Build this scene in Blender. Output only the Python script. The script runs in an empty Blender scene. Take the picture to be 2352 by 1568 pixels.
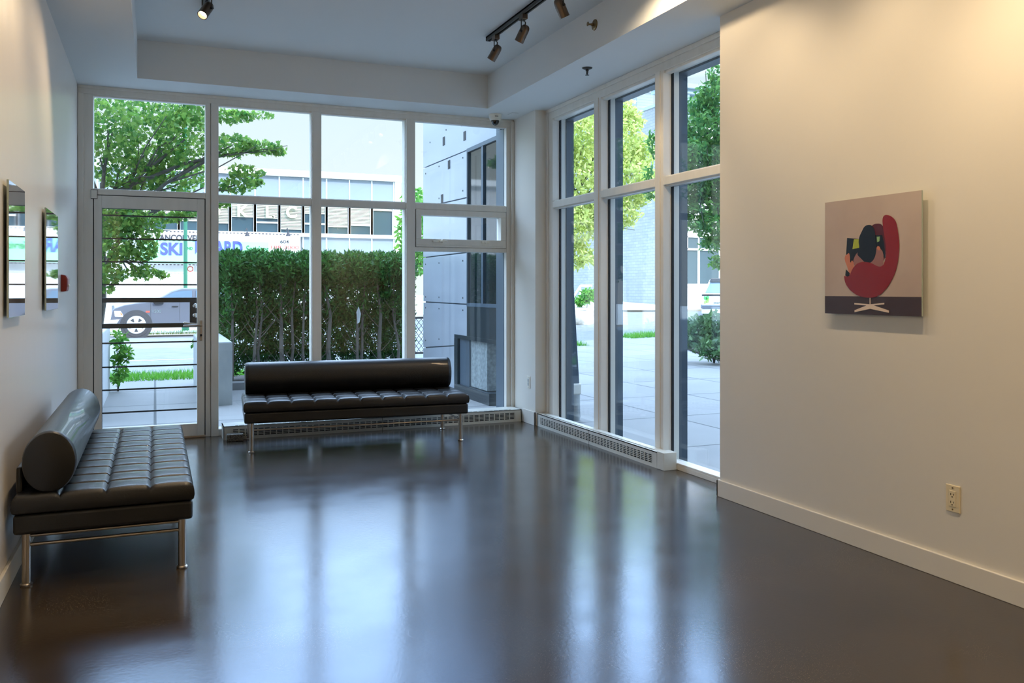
import bpy, math, random
import numpy as np
from mathutils import Vector, Matrix

# ------------------------------------------------------------------ camera
FPX = 1972.0; HY = 665.0; CXP = 1176.0; CAMH = 1.30
YAW = math.radians(22.574); CS, SN = math.cos(YAW), math.sin(YAW)
scene = bpy.context.scene
COL = scene.collection
cd = bpy.data.cameras.new('camera'); cam = bpy.data.objects.new('camera', cd); COL.objects.link(cam)
cam.location = (0, 0, CAMH); cam.rotation_euler = (math.pi/2, 0, -YAW)
cd.sensor_width = 36; cd.lens = FPX/2352*36; cd.shift_y = (HY-784)/2352; cd.clip_start = 0.05; cd.clip_end = 400
scene.camera = cam
scene.view_settings.view_transform = 'Standard'; scene.view_settings.look = 'None'
scene.view_settings.gamma = 1; scene.view_settings.use_curve_mapping = False
scene.view_settings.exposure = 0.8

def S(r, g=None, b=None):
    if g is None: r, g, b = r
    f = lambda c: (c/255/12.92) if c/255 <= .04045 else ((c/255+.055)/1.055)**2.4
    return (f(r), f(g), f(b), 1)

# ------------------------------------------------------------------ sky
w = bpy.data.worlds.new('sky'); scene.world = w; w.use_nodes = True
nt = w.node_tree; nt.nodes.clear()
o_ = nt.nodes.new('ShaderNodeOutputWorld'); bg = nt.nodes.new('ShaderNodeBackground')
tc = nt.nodes.new('ShaderNodeTexCoord'); sx = nt.nodes.new('ShaderNodeSeparateXYZ'); rp = nt.nodes.new('ShaderNodeValToRGB')
nt.links.new(tc.outputs['Generated'], sx.inputs[0]); nt.links.new(sx.outputs['Z'], rp.inputs[0])
nt.links.new(rp.outputs[0], bg.inputs[0]); nt.links.new(bg.outputs[0], o_.inputs[0])
cr = rp.color_ramp; e = cr.elements     # colour against sine of elevation: pale at the horizon, strong blue light higher up
e[0].position = 0.0; e[0].color = (.58, .615, .63, 1)
e[1].position = 1.0; e[1].color = (2.4, 3.3, 4.9, 1)
for p_, c_ in ((.12, (.56, .625, .655, 1)), (.235, (.50, .60, .65, 1)), (.31, (2.2, 3.0, 4.3, 1)), (.5, (2.5, 3.4, 5.0, 1))):
    k = e.new(p_); k.color = c_
bg.inputs[1].default_value = 1.0

# ------------------------------------------------------------------ sun
sd = bpy.data.lights.new('sun', 'SUN'); sun = bpy.data.objects.new('sun', sd); COL.objects.link(sun)
sd.energy = 2.5; sd.angle = math.radians(.6); sd.color = (1, .95, .88)
to_sun = Vector((.42, -.74, .545)).normalized()
sun.rotation_euler = to_sun.to_track_quat('Z', 'Y').to_euler(); sun.location = (20, -40, 40)

# ------------------------------------------------------------------ helpers
def P(x, y, X=None, Y=None, Z=None):
    u = (x-CXP)/FPX; v = (HY-y)/FPX
    d = (u*CS+SN, -u*SN+CS, v)
    t = X/d[0] if X is not None else (Y/d[1] if Y is not None else (Z-CAMH)/d[2])
    return Vector((t*d[0], t*d[1], CAMH+t*d[2]))

OFF = {}
LINK = COL.objects.link

def thing(name, label, cat, loc=(0, 0, 0), rotz=0, group=None, local=False, kind=None):
    o = bpy.data.objects.new(name, None); LINK(o)
    o.empty_display_size = .1
    o.location = loc; o.rotation_euler = (0, 0, rotz)
    tag(o, label, cat, group, kind)
    OFF[o.name] = Vector((0, 0, 0)) if local else Vector(loc)
    return o

def tag(o, label=None, cat=None, group=None, kind=None):
    if label: o['label'] = label
    if cat: o['category'] = cat
    if group: o['group'] = group
    if kind: o['kind'] = kind
    return o

class MB:
    def __init__(s): s.v = []; s.f = []; s.m = []; s.cm = 0
    def add(s, vs, fs):
        b = len(s.v); s.v += [tuple(p) for p in vs]; s.f += [tuple(b+i for i in q) for q in fs]; s.m += [s.cm]*len(fs)
        return s
    def box(s, x0, x1, y0, y1, z0, z1):
        return s.add([(x0,y0,z0),(x1,y0,z0),(x1,y1,z0),(x0,y1,z0),(x0,y0,z1),(x1,y0,z1),(x1,y1,z1),(x0,y1,z1)],
                     [(3,2,1,0),(4,5,6,7),(0,1,5,4),(1,2,6,5),(2,3,7,6),(3,0,4,7)])
    def bar(s, a, b, w_, h_):   # rectangular bar between two points
        a, b = Vector(a), Vector(b); d = (b-a).normalized()
        up = Vector((0,0,1)) if abs(d.z) < .95 else Vector((0,1,0))
        r = d.cross(up).normalized(); u = r.cross(d)
        vs = []
        for p in (a, b):
            for q in ((-1,-1),(1,-1),(1,1),(-1,1)): vs.append(p + r*q[0]*w_/2 + u*q[1]*h_/2)
        return s.add(vs, [(3,2,1,0),(4,5,6,7),(0,1,5,4),(1,2,6,5),(2,3,7,6),(3,0,4,7)])
    def cyl(s, a, b, r0, r1=None, n=20, caps=True):
        r1 = r0 if r1 is None else r1
        return s.lathe(a, b, [(0, r0), (1, r1)], n, caps)
    def lathe(s, a, b, prof, n=20, caps=True):  # prof: (t along a..b, radius)
        a, b = Vector(a), Vector(b); d = (b-a); dn = d.normalized()
        up = Vector((0,0,1)) if abs(dn.z) < .95 else Vector((1,0,0))
        r = dn.cross(up).normalized(); u = r.cross(dn)
        vs = []; fs = []
        for t, rad in prof:
            for k in range(n):
                an = 2*math.pi*k/n; vs.append(a + d*t + (r*math.cos(an)+u*math.sin(an))*rad)
        for j in range(len(prof)-1):
            for k in range(n):
                k2 = (k+1) % n; fs.append((j*n+k, j*n+k2, (j+1)*n+k2, (j+1)*n+k))
        if caps:
            fs.append(tuple(reversed(range(n)))); fs.append(tuple(range((len(prof)-1)*n, len(prof)*n)))
        return s.add(vs, fs)
    def tube(s, pts, r, n=10):
        for i in range(len(pts)-1):
            rr = r if not isinstance(r, (list, tuple)) else r[i]; r2 = r if not isinstance(r, (list, tuple)) else r[i+1]
            s.cyl(pts[i], pts[i+1], rr, r2, n)
        return s
    def prism(s, poly, off):
        n = len(poly); off = Vector(off)
        vs = [Vector(p) for p in poly] + [Vector(p)+off for p in poly]
        fs = [tuple(reversed(range(n))), tuple(range(n, 2*n))] + [(i, (i+1) % n, n+(i+1) % n, n+i) for i in range(n)]
        return s.add(vs, fs)
    def poly(s, pts): return s.add(pts, [tuple(range(len(pts)))])
    def ball(s, c, rx, ry, rz, nu=24, nv=14, v0=0, v1=1):
        vs = []; fs = []
        for j in range(nv+1):
            ph = math.pi*(v0+(v1-v0)*j/nv)
            for i in range(nu):
                th = 2*math.pi*i/nu; vs.append((c[0]+rx*math.sin(ph)*math.cos(th), c[1]+ry*math.sin(ph)*math.sin(th), c[2]+rz*math.cos(ph)))
        for j in range(nv):
            for i in range(nu):
                i2 = (i+1) % nu; fs.append((j*nu+i, (j+1)*nu+i, (j+1)*nu+i2, j*nu+i2))
        return s.add(vs, fs)
    def build(s, name, mat, parent=None, bevel=0, smooth=False, seg=2, kind=None):
        me = bpy.data.meshes.new(name)
        off = Vector((0,0,0))
        if parent is not None:
            off = OFF[parent.name]
        me.from_pydata([tuple(Vector(p)-off) for p in s.v], [], s.f)
        ms = mat if isinstance(mat, (list, tuple)) else [mat]
        for m in ms: me.materials.append(m)
        if len(ms) > 1: me.polygons.foreach_set('material_index', s.m)
        import bmesh
        bm = bmesh.new(); bm.from_mesh(me); bmesh.ops.recalc_face_normals(bm, faces=bm.faces); bm.to_mesh(me); bm.free()
        o = bpy.data.objects.new(name, me); LINK(o)
        if parent is not None: o.parent = parent; OFF[o.name] = off
        else: OFF[o.name] = Vector((0,0,0))
        if smooth:
            me.polygons.foreach_set('use_smooth', [True]*len(me.polygons))
            md = o.modifiers.new('edge', 'EDGE_SPLIT'); md.split_angle = math.radians(38)
        if bevel:
            md = o.modifiers.new('bevel', 'BEVEL'); md.width = bevel; md.segments = seg; md.limit_method = 'ANGLE'; md.angle_limit = math.radians(40)
        if kind: o['kind'] = kind
        return o

def dup(root, loc=None, rotz=None, label=None, group=None):
    r = root.copy(); LINK(r)
    if loc is not None: r.location = loc
    if rotz is not None: r.rotation_euler = (0, 0, rotz)
    if label: r['label'] = label
    if group: r['group'] = group
    OFF[r.name] = OFF.get(root.name, Vector((0,0,0)))
    for ch in list(root.children):
        c = ch.copy(); LINK(c); c.parent = r; OFF[c.name] = OFF.get(ch.name, Vector())
        for g in ch.children:
            d = g.copy(); LINK(d); d.parent = c
    return r

def box(name, mat, parent, *b, **k):
    return MB().box(*b).build(name, mat, parent, **k)

def lettering(text, size, mat, parent, origin, xdir=(1,0,0), up=(0,0,1), extrude=.004, bold=0.0, align='LEFT', shear=0, sx=1.0, name='lettering'):
    cu = bpy.data.curves.new(name, 'FONT'); cu.body = text; cu.size = size; cu.extrude = extrude; cu.offset = bold; cu.align_x = align; cu.shear = shear
    t = bpy.data.objects.new('tmp_text', cu); LINK(t)
    dg = bpy.context.evaluated_depsgraph_get(); dg.update()
    me = bpy.data.meshes.new_from_object(t.evaluated_get(dg))
    bpy.data.objects.remove(t); bpy.data.curves.remove(cu)
    xd, ud = Vector(xdir).normalized(), Vector(up).normalized(); nd = xd.cross(ud)
    M = Matrix(((xd.x*sx, ud.x, nd.x, 0), (xd.y*sx, ud.y, nd.y, 0), (xd.z*sx, ud.z, nd.z, 0), (0,0,0,1)))
    me.transform(Matrix.Translation(Vector(origin)-(OFF[parent.name] if parent else Vector())) @ M)
    me.name = name; me.materials.clear(); me.materials.append(mat)
    o = bpy.data.objects.new(name, me); LINK(o)
    if parent: o.parent = parent; OFF[o.name] = OFF[parent.name]
    return o

# ------------------------------------------------------------------ materials
def mat(name, col, rough=.5, metal=0, spec=.5, bump=None, noise=None, emit=None, estr=0, coat=0, trans=None, spectint=None):
    """bump=(scale,strength,(sx,sy,sz)); noise=(scale, colour2, (sx,sy,sz), contrast_lo, contrast_hi)"""
    m = bpy.data.materials.new(name); m.use_nodes = True; n = m.node_tree; b = n.nodes['Principled BSDF']
    b.inputs['Base Color'].default_value = col; b.inputs['Roughness'].default_value = rough; b.inputs['Metallic'].default_value = metal
    b.inputs['Specular IOR Level'].default_value = spec; b.inputs['Coat Weight'].default_value = coat
    if spectint: b.inputs['Specular Tint'].default_value = spectint
    if emit: b.inputs['Emission Color'].default_value = emit; b.inputs['Emission Strength'].default_value = estr
    if noise or bump:
        t = n.nodes.new('ShaderNodeTexCoord')
    if noise:
        mp = n.nodes.new('ShaderNodeMapping'); mp.inputs['Scale'].default_value = noise[2] if len(noise) > 2 else (1,1,1)
        nz = n.nodes.new('ShaderNodeTexNoise'); nz.inputs['Scale'].default_value = noise[0]; nz.inputs['Detail'].default_value = 6
        rr = n.nodes.new('ShaderNodeValToRGB'); rr.color_ramp.elements[0].color = col; rr.color_ramp.elements[1].color = noise[1]
        rr.color_ramp.elements[0].position = noise[3] if len(noise) > 3 else .35; rr.color_ramp.elements[1].position = noise[4] if len(noise) > 4 else .7
        n.links.new(t.outputs['Object'], mp.inputs[0]); n.links.new(mp.outputs[0], nz.inputs['Vector']); n.links.new(nz.outputs[0], rr.inputs[0]); n.links.new(rr.outputs[0], b.inputs['Base Color'])
    if bump:
        mp = n.nodes.new('ShaderNodeMapping'); mp.inputs['Scale'].default_value = bump[2] if len(bump) > 2 else (1,1,1)
        nz = n.nodes.new('ShaderNodeTexNoise'); nz.inputs['Scale'].default_value = bump[0]; nz.inputs['Detail'].default_value = 4
        bp = n.nodes.new('ShaderNodeBump'); bp.inputs['Strength'].default_value = bump[1]; bp.inputs['Distance'].default_value = .01
        n.links.new(t.outputs['Object'], mp.inputs[0]); n.links.new(mp.outputs[0], nz.inputs['Vector']); n.links.new(nz.outputs[0], bp.inputs['Height']); n.links.new(bp.outputs[0], b.inputs['Normal'])
    return m

def leaf_mat(name, c1, c2, trans=.35, rough=.5):
    m = bpy.data.materials.new(name); m.use_nodes = True; n = m.node_tree; n.nodes.clear()
    out = n.nodes.new('ShaderNodeOutputMaterial'); g = n.nodes.new('ShaderNodeNewGeometry'); r = n.nodes.new('ShaderNodeValToRGB')
    r.color_ramp.elements[0].color = c1; r.color_ramp.elements[1].color = c2
    n.links.new(g.outputs['Random Per Island'], r.inputs[0])
    d = n.nodes.new('ShaderNodeBsdfPrincipled'); d.inputs['Roughness'].default_value = rough; d.inputs['Specular IOR Level'].default_value = .35
    t = n.nodes.new('ShaderNodeBsdfTranslucent'); mx = n.nodes.new('ShaderNodeMixShader'); mx.inputs[0].default_value = trans
    n.links.new(r.outputs[0], d.inputs['Base Color']); n.links.new(r.outputs[0], t.inputs['Color'])
    n.links.new(d.outputs[0], mx.inputs[1]); n.links.new(t.outputs[0], mx.inputs[2]); n.links.new(mx.outputs[0], out.inputs[0])
    return m

def glass_mat(name, tint=(.96,.985,.98,1), refl=1.0):
    m = bpy.data.materials.new(name); m.use_nodes = True; n = m.node_tree; n.nodes.clear()
    out = n.nodes.new('ShaderNodeOutputMaterial'); tr = n.nodes.new('ShaderNodeBsdfTransparent'); gl = n.nodes.new('ShaderNodeBsdfGlossy')
    tr.inputs[0].default_value = tint; gl.inputs['Roughness'].default_value = .0
    g = n.nodes.new('ShaderNodeNewGeometry'); dt = n.nodes.new('ShaderNodeVectorMath'); dt.operation = 'DOT_PRODUCT'
    n.links.new(g.outputs['Incoming'], dt.inputs[0]); n.links.new(g.outputs['Normal'], dt.inputs[1])
    def mth(op, a, b=None):
        q = n.nodes.new('ShaderNodeMath'); q.operation = op
        for i, v in enumerate((a, b)):
            if v is None: continue
            if isinstance(v, (int, float)): q.inputs[i].default_value = v
            else: n.links.new(v, q.inputs[i])
        return q
    ab = mth('ABSOLUTE', dt.outputs['Value']); om = mth('SUBTRACT', 1.0, ab.outputs[0]); pw5 = mth('POWER', om.outputs[0], 5.0)
    sc5 = mth('MULTIPLY', pw5.outputs[0], .96); f = mth('ADD', sc5.outputs[0], .04)
    mu = n.nodes.new('ShaderNodeMath'); mu.operation = 'MULTIPLY'; mu.inputs[1].default_value = refl; mu.use_clamp = True
    mx = n.nodes.new('ShaderNodeMixShader')
    n.links.new(f.outputs[0], mu.inputs[0]); n.links.new(mu.outputs[0], mx.inputs[0]); n.links.new(tr.outputs[0], mx.inputs[1]); n.links.new(gl.outputs[0], mx.inputs[2]); n.links.new(mx.outputs[0], out.inputs[0])
    return m

def floor_mat():
    m = mat('polished_concrete', S(70,62,54), .2, spec=.5)
    n = m.node_tree; b = n.nodes['Principled BSDF']
    t = n.nodes.new('ShaderNodeTexCoord')
    n1 = n.nodes.new('ShaderNodeTexNoise'); n1.inputs['Scale'].default_value = .9; n1.inputs['Detail'].default_value = 8; n1.inputs['Roughness'].default_value = .62
    r1 = n.nodes.new('ShaderNodeValToRGB'); r1.color_ramp.elements[0].position = .3; r1.color_ramp.elements[1].position = .72
    r1.color_ramp.elements[0].color = S(47,38,28); r1.color_ramp.elements[1].color = S(78,64,47)
    n2 = n.nodes.new('ShaderNodeTexVoronoi'); n2.inputs['Scale'].default_value = 170
    r2 = n.nodes.new('ShaderNodeValToRGB'); r2.color_ramp.elements[0].position = .05; r2.color_ramp.elements[1].position = .22
    r2.color_ramp.elements[0].color = (1,1,1,1); r2.color_ramp.elements[1].color = (0,0,0,1)
    n3 = n.nodes.new('ShaderNodeTexNoise'); n3.inputs['Scale'].default_value = 1.7; n3.inputs['Detail'].default_value = 5
    r3 = n.nodes.new('ShaderNodeValToRGB'); r3.color_ramp.elements[0].position = .48; r3.color_ramp.elements[1].position = .68
    mm = n.nodes.new('ShaderNodeMath'); mm.operation = 'MULTIPLY'
    m2 = n.nodes.new('ShaderNodeMath'); m2.operation = 'MULTIPLY'; m2.inputs[1].default_value = .75
    mx = n.nodes.new('ShaderNodeMix'); mx.data_type = 'RGBA'; mx.inputs[7].default_value = S(196,176,140)
    for nn in (n1, n2, n3): n.links.new(t.outputs['Object'], nn.inputs['Vector'])
    n.links.new(n1.outputs[0], r1.inputs[0]); n.links.new(n2.outputs['Distance'], r2.inputs[0]); n.links.new(n3.outputs[0], r3.inputs[0])
    n.links.new(r2.outputs[0], mm.inputs[0]); n.links.new(r3.outputs[0], mm.inputs[1]); n.links.new(mm.outputs[0], m2.inputs[0])
    n.links.new(m2.outputs[0], mx.inputs[0]); n.links.new(r1.outputs[0], mx.inputs[6]); n.links.new(mx.outputs[2], b.inputs['Base Color'])
    n4 = n.nodes.new('ShaderNodeTexNoise'); n4.inputs['Scale'].default_value = 3.2; n4.inputs['Detail'].default_value = 7
    mr = n.nodes.new('ShaderNodeMapRange'); mr.inputs['To Min'].default_value = .12; mr.inputs['To Max'].default_value = .25
    n.links.new(t.outputs['Object'], n4.inputs['Vector']); n.links.new(n4.outputs[0], mr.inputs[0]); n.links.new(mr.outputs[0], b.inputs['Roughness'])
    b.inputs['Specular Tint'].default_value = (.54, .74, 1.0, 1)  # blue of the sky put into the floor's reflections as a tint
    b.inputs['IOR'].default_value = 2.1
    bp = n.nodes.new('ShaderNodeBump'); bp.inputs['Strength'].default_value = .05; bp.inputs['Distance'].default_value = .004
    n5 = n.nodes.new('ShaderNodeTexNoise'); n5.inputs['Scale'].default_value = 60; n5.inputs['Detail'].default_value = 4
    n.links.new(t.outputs['Object'], n5.inputs['Vector']); n.links.new(n5.outputs[0], bp.inputs['Height']); n.links.new(bp.outputs[0], b.inputs['Normal'])
    return m

def brick_mat(name, c1, c2, cm, bw, bh, mortar=.01, rough=.7, noise_scale=1.5, swap=False, offset=.5):
    m = mat(name, c1, rough); n = m.node_tree; b = n.nodes['Principled BSDF']
    t = n.nodes.new('ShaderNodeTexCoord'); bt = n.nodes.new('ShaderNodeTexBrick')
    bt.inputs['Color1'].default_value = c1; bt.inputs['Color2'].default_value = c2; bt.inputs['Mortar'].default_value = cm
    bt.inputs['Scale'].default_value = 1; bt.inputs['Brick Width'].default_value = bw; bt.inputs['Row Height'].default_value = bh; bt.inputs['Mortar Size'].default_value = mortar
    bt.offset = offset
    src = t.outputs['Object']
    if swap:   # wall in the YZ plane
        sp = n.nodes.new('ShaderNodeSeparateXYZ'); cb = n.nodes.new('ShaderNodeCombineXYZ')
        n.links.new(src, sp.inputs[0]); n.links.new(sp.outputs['Y'], cb.inputs['X']); n.links.new(sp.outputs['Z'], cb.inputs['Y']); src = cb.outputs[0]
    n.links.new(src, bt.inputs['Vector'])
    nz = n.nodes.new('ShaderNodeTexNoise'); nz.inputs['Scale'].default_value = noise_scale; nz.inputs['Detail'].default_value = 6
    n.links.new(t.outputs['Object'], nz.inputs['Vector'])
    mr = n.nodes.new('ShaderNodeMapRange'); mr.inputs['To Min'].default_value = .78; mr.inputs['To Max'].default_value = 1.12
    n.links.new(nz.outputs[0], mr.inputs[0])
    mx = n.nodes.new('ShaderNodeMix'); mx.data_type = 'RGBA'; mx.blend_type = 'MULTIPLY'; mx.inputs[0].default_value = 1
    n.links.new(bt.outputs[0], mx.inputs[6]); n.links.new(mr.outputs[0], mx.inputs[7]); n.links.new(mx.outputs[2], b.inputs['Base Color'])
    return m

M = {}
M['wall'] = mat('wall_paint', S(226,222,212), .42, spec=.45, bump=(7, .12, (1,1,.45)))
M['wall_left'] = mat('wall_paint_satin', S(226,220,212), .34, spec=.5, bump=(5.5, .35, (1,1,.3)))
M['ceil'] = mat('ceiling_paint', S(222,226,226), .7, bump=(40, .05))
M['floor'] = floor_mat()
M['frame'] = mat('window_frame_paint', S(230,228,220), .42, noise=(3, S(224,222,213), (6,6,1)))
M['gasket'] = mat('black_gasket', S(28,30,32), .6)
M['dark'] = mat('dark_gap', S(14,14,15), .8)
M['capext'] = mat('slate_metal', S(78,92,104), .42, metal=.2)
M['glass'] = glass_mat('window_glass')
M['heater'] = mat('heater_enamel', S(214,214,204), .4)
M['heater_in'] = mat('heater_fins', S(40,42,42), .6)
M['leather'] = mat('black_leather', S(8,8,8), .4, spec=.6, bump=(130, .1), noise=(6, S(13,12,11)), coat=.18)
M['steel'] = mat('brushed_steel', S(190,180,168), .28, metal=1, bump=(60, .04, (1,1,.05)))
M['black'] = mat('black_metal', S(26,27,29), .45)
M['bronze'] = mat('bronze_metal', S(104,92,82), .3, metal=.9)
M['track'] = mat('track_grey', S(64,66,64), .45, metal=.3)
M['lens'] = mat('lamp_lens', (1,.9,.7,1), .3, emit=(1,.78,.48,1), estr=9)
M['white_plastic'] = mat('white_plastic', S(236,232,218), .35)
M['ivory'] = mat('ivory_plastic', S(228,214,180), .35)
M['grey_plastic'] = mat('grey_plastic', S(196,200,196), .4)
M['smoke'] = mat('smoked_dome', S(10,11,12), .06, spec=.8)
M['chrome'] = mat('chrome', S(220,220,220), .15, metal=1)
M['brass'] = mat('sprinkler_brass', S(150,126,90), .35, metal=1)
M['red'] = mat('alarm_red', S(150,34,28), .35)
M['stone'] = mat('speckled_stone', S(60,58,54), .85, noise=(90, S(150,144,132)), bump=(80, .5))
M['acrylic'] = mat('acrylic_edge', S(186,200,190), .08, spec=.6)
M['backing'] = mat('hanging_batten', S(60,60,60), .7)

# ------------------------------------------------------------------ room shell
ZS = 3.02; ZT = 3.335; YB = 8.05; XL = -.60; XG = 3.285; XR = 3.48; YG = 4.49; YR = -3.0
struct = dict(kind='structure')
MB().box(XL-.4, 3.62, YR-.2, 8.22, -.15, 0).build('floor', M['floor'], **struct)
MB().box(XL-.3, XL, YR-.2, 8.20, 0, 3.7).build('wall_left', M['wall_left'], **struct)
MB().box(XG, 3.62, YR-.2, YG, 0, ZS+.3).build('wall_right', M['wall'], **struct)
MB().box(XL, XG, YR-.2, YR, 0, 3.7).build('wall_rear', M['wall'], **struct)
MB().box(XL, -.133, YR, 8.22, ZS, 3.7).box(-.133, 2.92, 7.62, 8.22, ZS, 3.7).box(2.92, 3.62, YR, 8.22, ZS, 3.7).box(-.133, 2.92, YR, 7.62, ZT, 3.7).build('ceiling', M['ceil'], **struct)
MB().box(3.362, 3.62, 7.505, 8.22, 0, ZS).build('wall_corner', M['wall'], **struct)
bb = .105
MB().box(XL, XL+.016, YR, 8.0, 0, bb).build('baseboard_left', M['wall'], bevel=.003, **struct)
MB().box(XG-.016, XG, YR, YG+.016, 0, bb).box(XG-.016, XG+.10, YG, YG+.016, 0, bb).build('baseboard_right', M['wall'], bevel=.003, **struct)
MB().box(3.347, 3.362, 7.49, 7.80, 0, .13).box(3.347, 3.372, 7.49, 7.505, 0, .13).build('baseboard_corner', M['wall'], bevel=.003, **struct)

# upper storeys of the building the gallery sits in (they shade the forecourt)
M['render'] = mat('building_render', S(150,156,160), .8)
HB = 16.2
MB().box(-22, 3.62, -16, 8.30, 3.7, HB).box(3.62, 34, -16, 3.5, 0, HB).box(-22, XL-.32, -16, 8.22, -.1, 3.7).box(XL-.32, 3.62, -16, YR-.25, -.1, 3.7).build('wall_upper', M['render'], **struct)

# ------------------------------------------------------------------ storefront window (back)
GY = 8.115
win = thing('window_1', 'tall white framed storefront window behind the long black sofa', 'window', (1.9, YB, 0), kind='structure')
F = M['frame']
def fr(name, par, *b, bev=.004): return MB().box(*b).build(name, F, par, bevel=bev)
MB().box(-.598, 3.36, YB, 8.20, 2.95, 3.02).box(-.598, 3.36, YB-.012, YB+.03, 2.995, 3.02).box(-.598, 3.36, YB+.012, 8.1, 2.935, 2.952).build('header', F, win, bevel=.003)
MB().box(-.598, -.483, YB, 8.20, 0, 2.95).box(-.598, -.555, YB-.02, YB, 0, 2.95).build('jamb', F, win, bevel=.003)
MB().box(3.285, 3.36, YB, 8.112, 0, 2.95).box(3.33, 3.362, YB-.03, YB, .1, 3.0).build('jamb', F, win, bevel=.003)
MB().box(.412, .452, YB, 8.20, 0, 2.95).box(.458, .521, YB-.012, 8.20, 0, 2.95).box(.45, .46, YB+.012, 8.19, 0, 2.95).build('mullion', F, win, bevel=.003)
for a, b in ((1.341, 1.427), (2.240, 2.328)):
    MB().box(a, b, YB-.008, 8.20, 0, 2.95).box(a-.006, b+.006, YB+.03, YB+.05, 0.03, 2.94).build('mullion', F, win, bevel=.003)
MB().box(-.483, .412, YB, 8.20, 2.105, 2.155).build('transom', F, win, bevel=.003)
for a, b in ((.521, 1.341), (1.427, 2.240), (2.328, 3.285)):
    MB().box(a, b, YB, 8.18, 2.082, 2.142).box(a, b, YB+.02, 8.1, 2.075, 2.15).build('transom', F, win, bevel=.003)
    MB().box(a, b, YB, 8.20, 0, .06).build('sill', F, win, bevel=.003)
# exterior caps and gaskets
MB().box(-.483, 3.30, 8.205, 8.26, 2.968, 3.3).build('exterior_head', M['capext'], win)
def pane(par, x0, x1, z0, z1): return MB().box(x0, x1, GY, GY+.008, z0, z1).build('pane', M['glass'], par)
pane(win, -.483, .412, 2.155, 2.95)
for a, b in ((.521, 1.341), (1.427, 2.240), (2.328, 3.285)):
    pane(win, a, b, 2.142, 2.95)
for a, b in ((.521, 1.341), (1.427, 2.240)): pane(win, a, b, .06, 2.082)
pane(win, 2.328, 3.285, .06, 1.69)
MB().box(2.328, 3.285, YB, 8.18, 1.675, 1.715).build('transom', F, win, bevel=.003)
# awning sash
sash = MB().box(2.336, 3.278, YB-.012, 8.16, 2.025, 2.08).box(2.336, 3.278, YB-.012, 8.16, 1.717, 1.795).box(2.336, 2.39, YB-.012, 8.16, 1.795, 2.025).box(3.222, 3.278, YB-.012, 8.16, 1.795, 2.025).box(2.345, 3.27, YB-.02, YB, 1.735, 1.742).build('awning_sash', F, win, bevel=.004)
MB().box(2.39, 3.222, GY, GY+.008, 1.795, 2.025).build('sash_pane', M['glass'], sash)
MB().box(2.50, 2.60, YB-.035, YB-.012, 1.765, 1.782).box(2.56, 2.64, YB-.055, YB-.035, 1.768, 1.782).cyl((2.6, YB-.05, 1.775), (2.6, YB-.012, 1.775), .016).build('latch', M['white_plastic'], sash, bevel=.003)
MB().box(3.01, 3.09, YB-.03, YB-.012, 1.762, 1.784).cyl((3.05, YB-.04, 1.773), (3.05, YB-.012, 1.773), .012).build('latch', M['white_plastic'], sash, bevel=.003)

# ------------------------------------------------------------------ door
door = thing('door_1', 'white framed glass entrance door in the left storefront bay', 'door', (-.04, YB, 0), kind='structure')
leaf = MB().box(-.476, -.417, YB-.004, 8.10, .015, 2.098).box(.342, .404, YB-.004, 8.10, .015, 2.098).box(-.417, .342, YB-.004, 8.10, 1.992, 2.098).box(-.417, .342, YB-.004, 8.10, .015, .122).build('door_leaf', F, door, bevel=.003)
MB().box(-.417, .342, GY-.04, GY-.032, .122, 1.992).build('door_pane', M['glass'], door)
MB().box(-.482, .410, YB+.02, YB+.03, .0, 2.104).box(-.419, -.414, YB+.004, YB+.05, .12, 1.995).build('gap_seal', M['dark'], door)
bpy.data.objects.remove(bpy.data.objects['gap_seal'])
MB().box(-.486, -.474, YB+.004, YB+.05, .0, 2.104).box(-.486, .412, YB+.004, YB+.05, 2.097, 2.107).box(.403, .413, YB+.004, YB+.05, .0, 2.104).box(-.417, .342, YB+.0, YB+.03, 1.989, 1.994).box(-.419, -.414, YB, YB+.03, .122, 1.992).build('weather_seal', M['gasket'], door)
MB().box(-.498, -.452, YB-.014, YB-.004, 2.07, 2.14).build('hinge', M['frame'], door, bevel=.003)
MB().box(-.50, -.45, YB-.011, YB-.0, 2.066, 2.144).build('hinge_shadow_gap', M['gasket'], door)
hz = .985
hp = MB().box(.362, .386, YB-.016, YB-.004, hz-.135, hz+.045).build('handle_plate', M['steel'], door, bevel=.006, seg=3)
MB().cyl((.374, YB-.05, hz), (.374, YB-.014, hz), .011).tube([(.378, YB-.05, hz), (.30, YB-.055, hz+.001), (.235, YB-.05, hz)], .0085).ball((.235, YB-.05, hz), .009, .009, .009).build('lever', M['steel'], door, smooth=True)
MB().tube([(.374, 8.10, hz+.004), (.374, 8.16, hz+.006), (.30, 8.165, hz+.012), (.24, 8.16, hz+.02)], .0085).ball((.24, 8.16, hz+.02), .009, .009, .009).build('lever', M['steel'], door, smooth=True)
MB().cyl((.374, YB-.02, hz-.085), (.374, YB-.014, hz-.085), .009).box(.3715, .3765, YB-.019, YB-.015, hz-.105, hz-.085).build('keyhole', M['dark'], door)
MB().box(-.483, .412, YB-.02, 8.22, 0, .018).build('threshold', M['steel'], door, bevel=.003)

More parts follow.
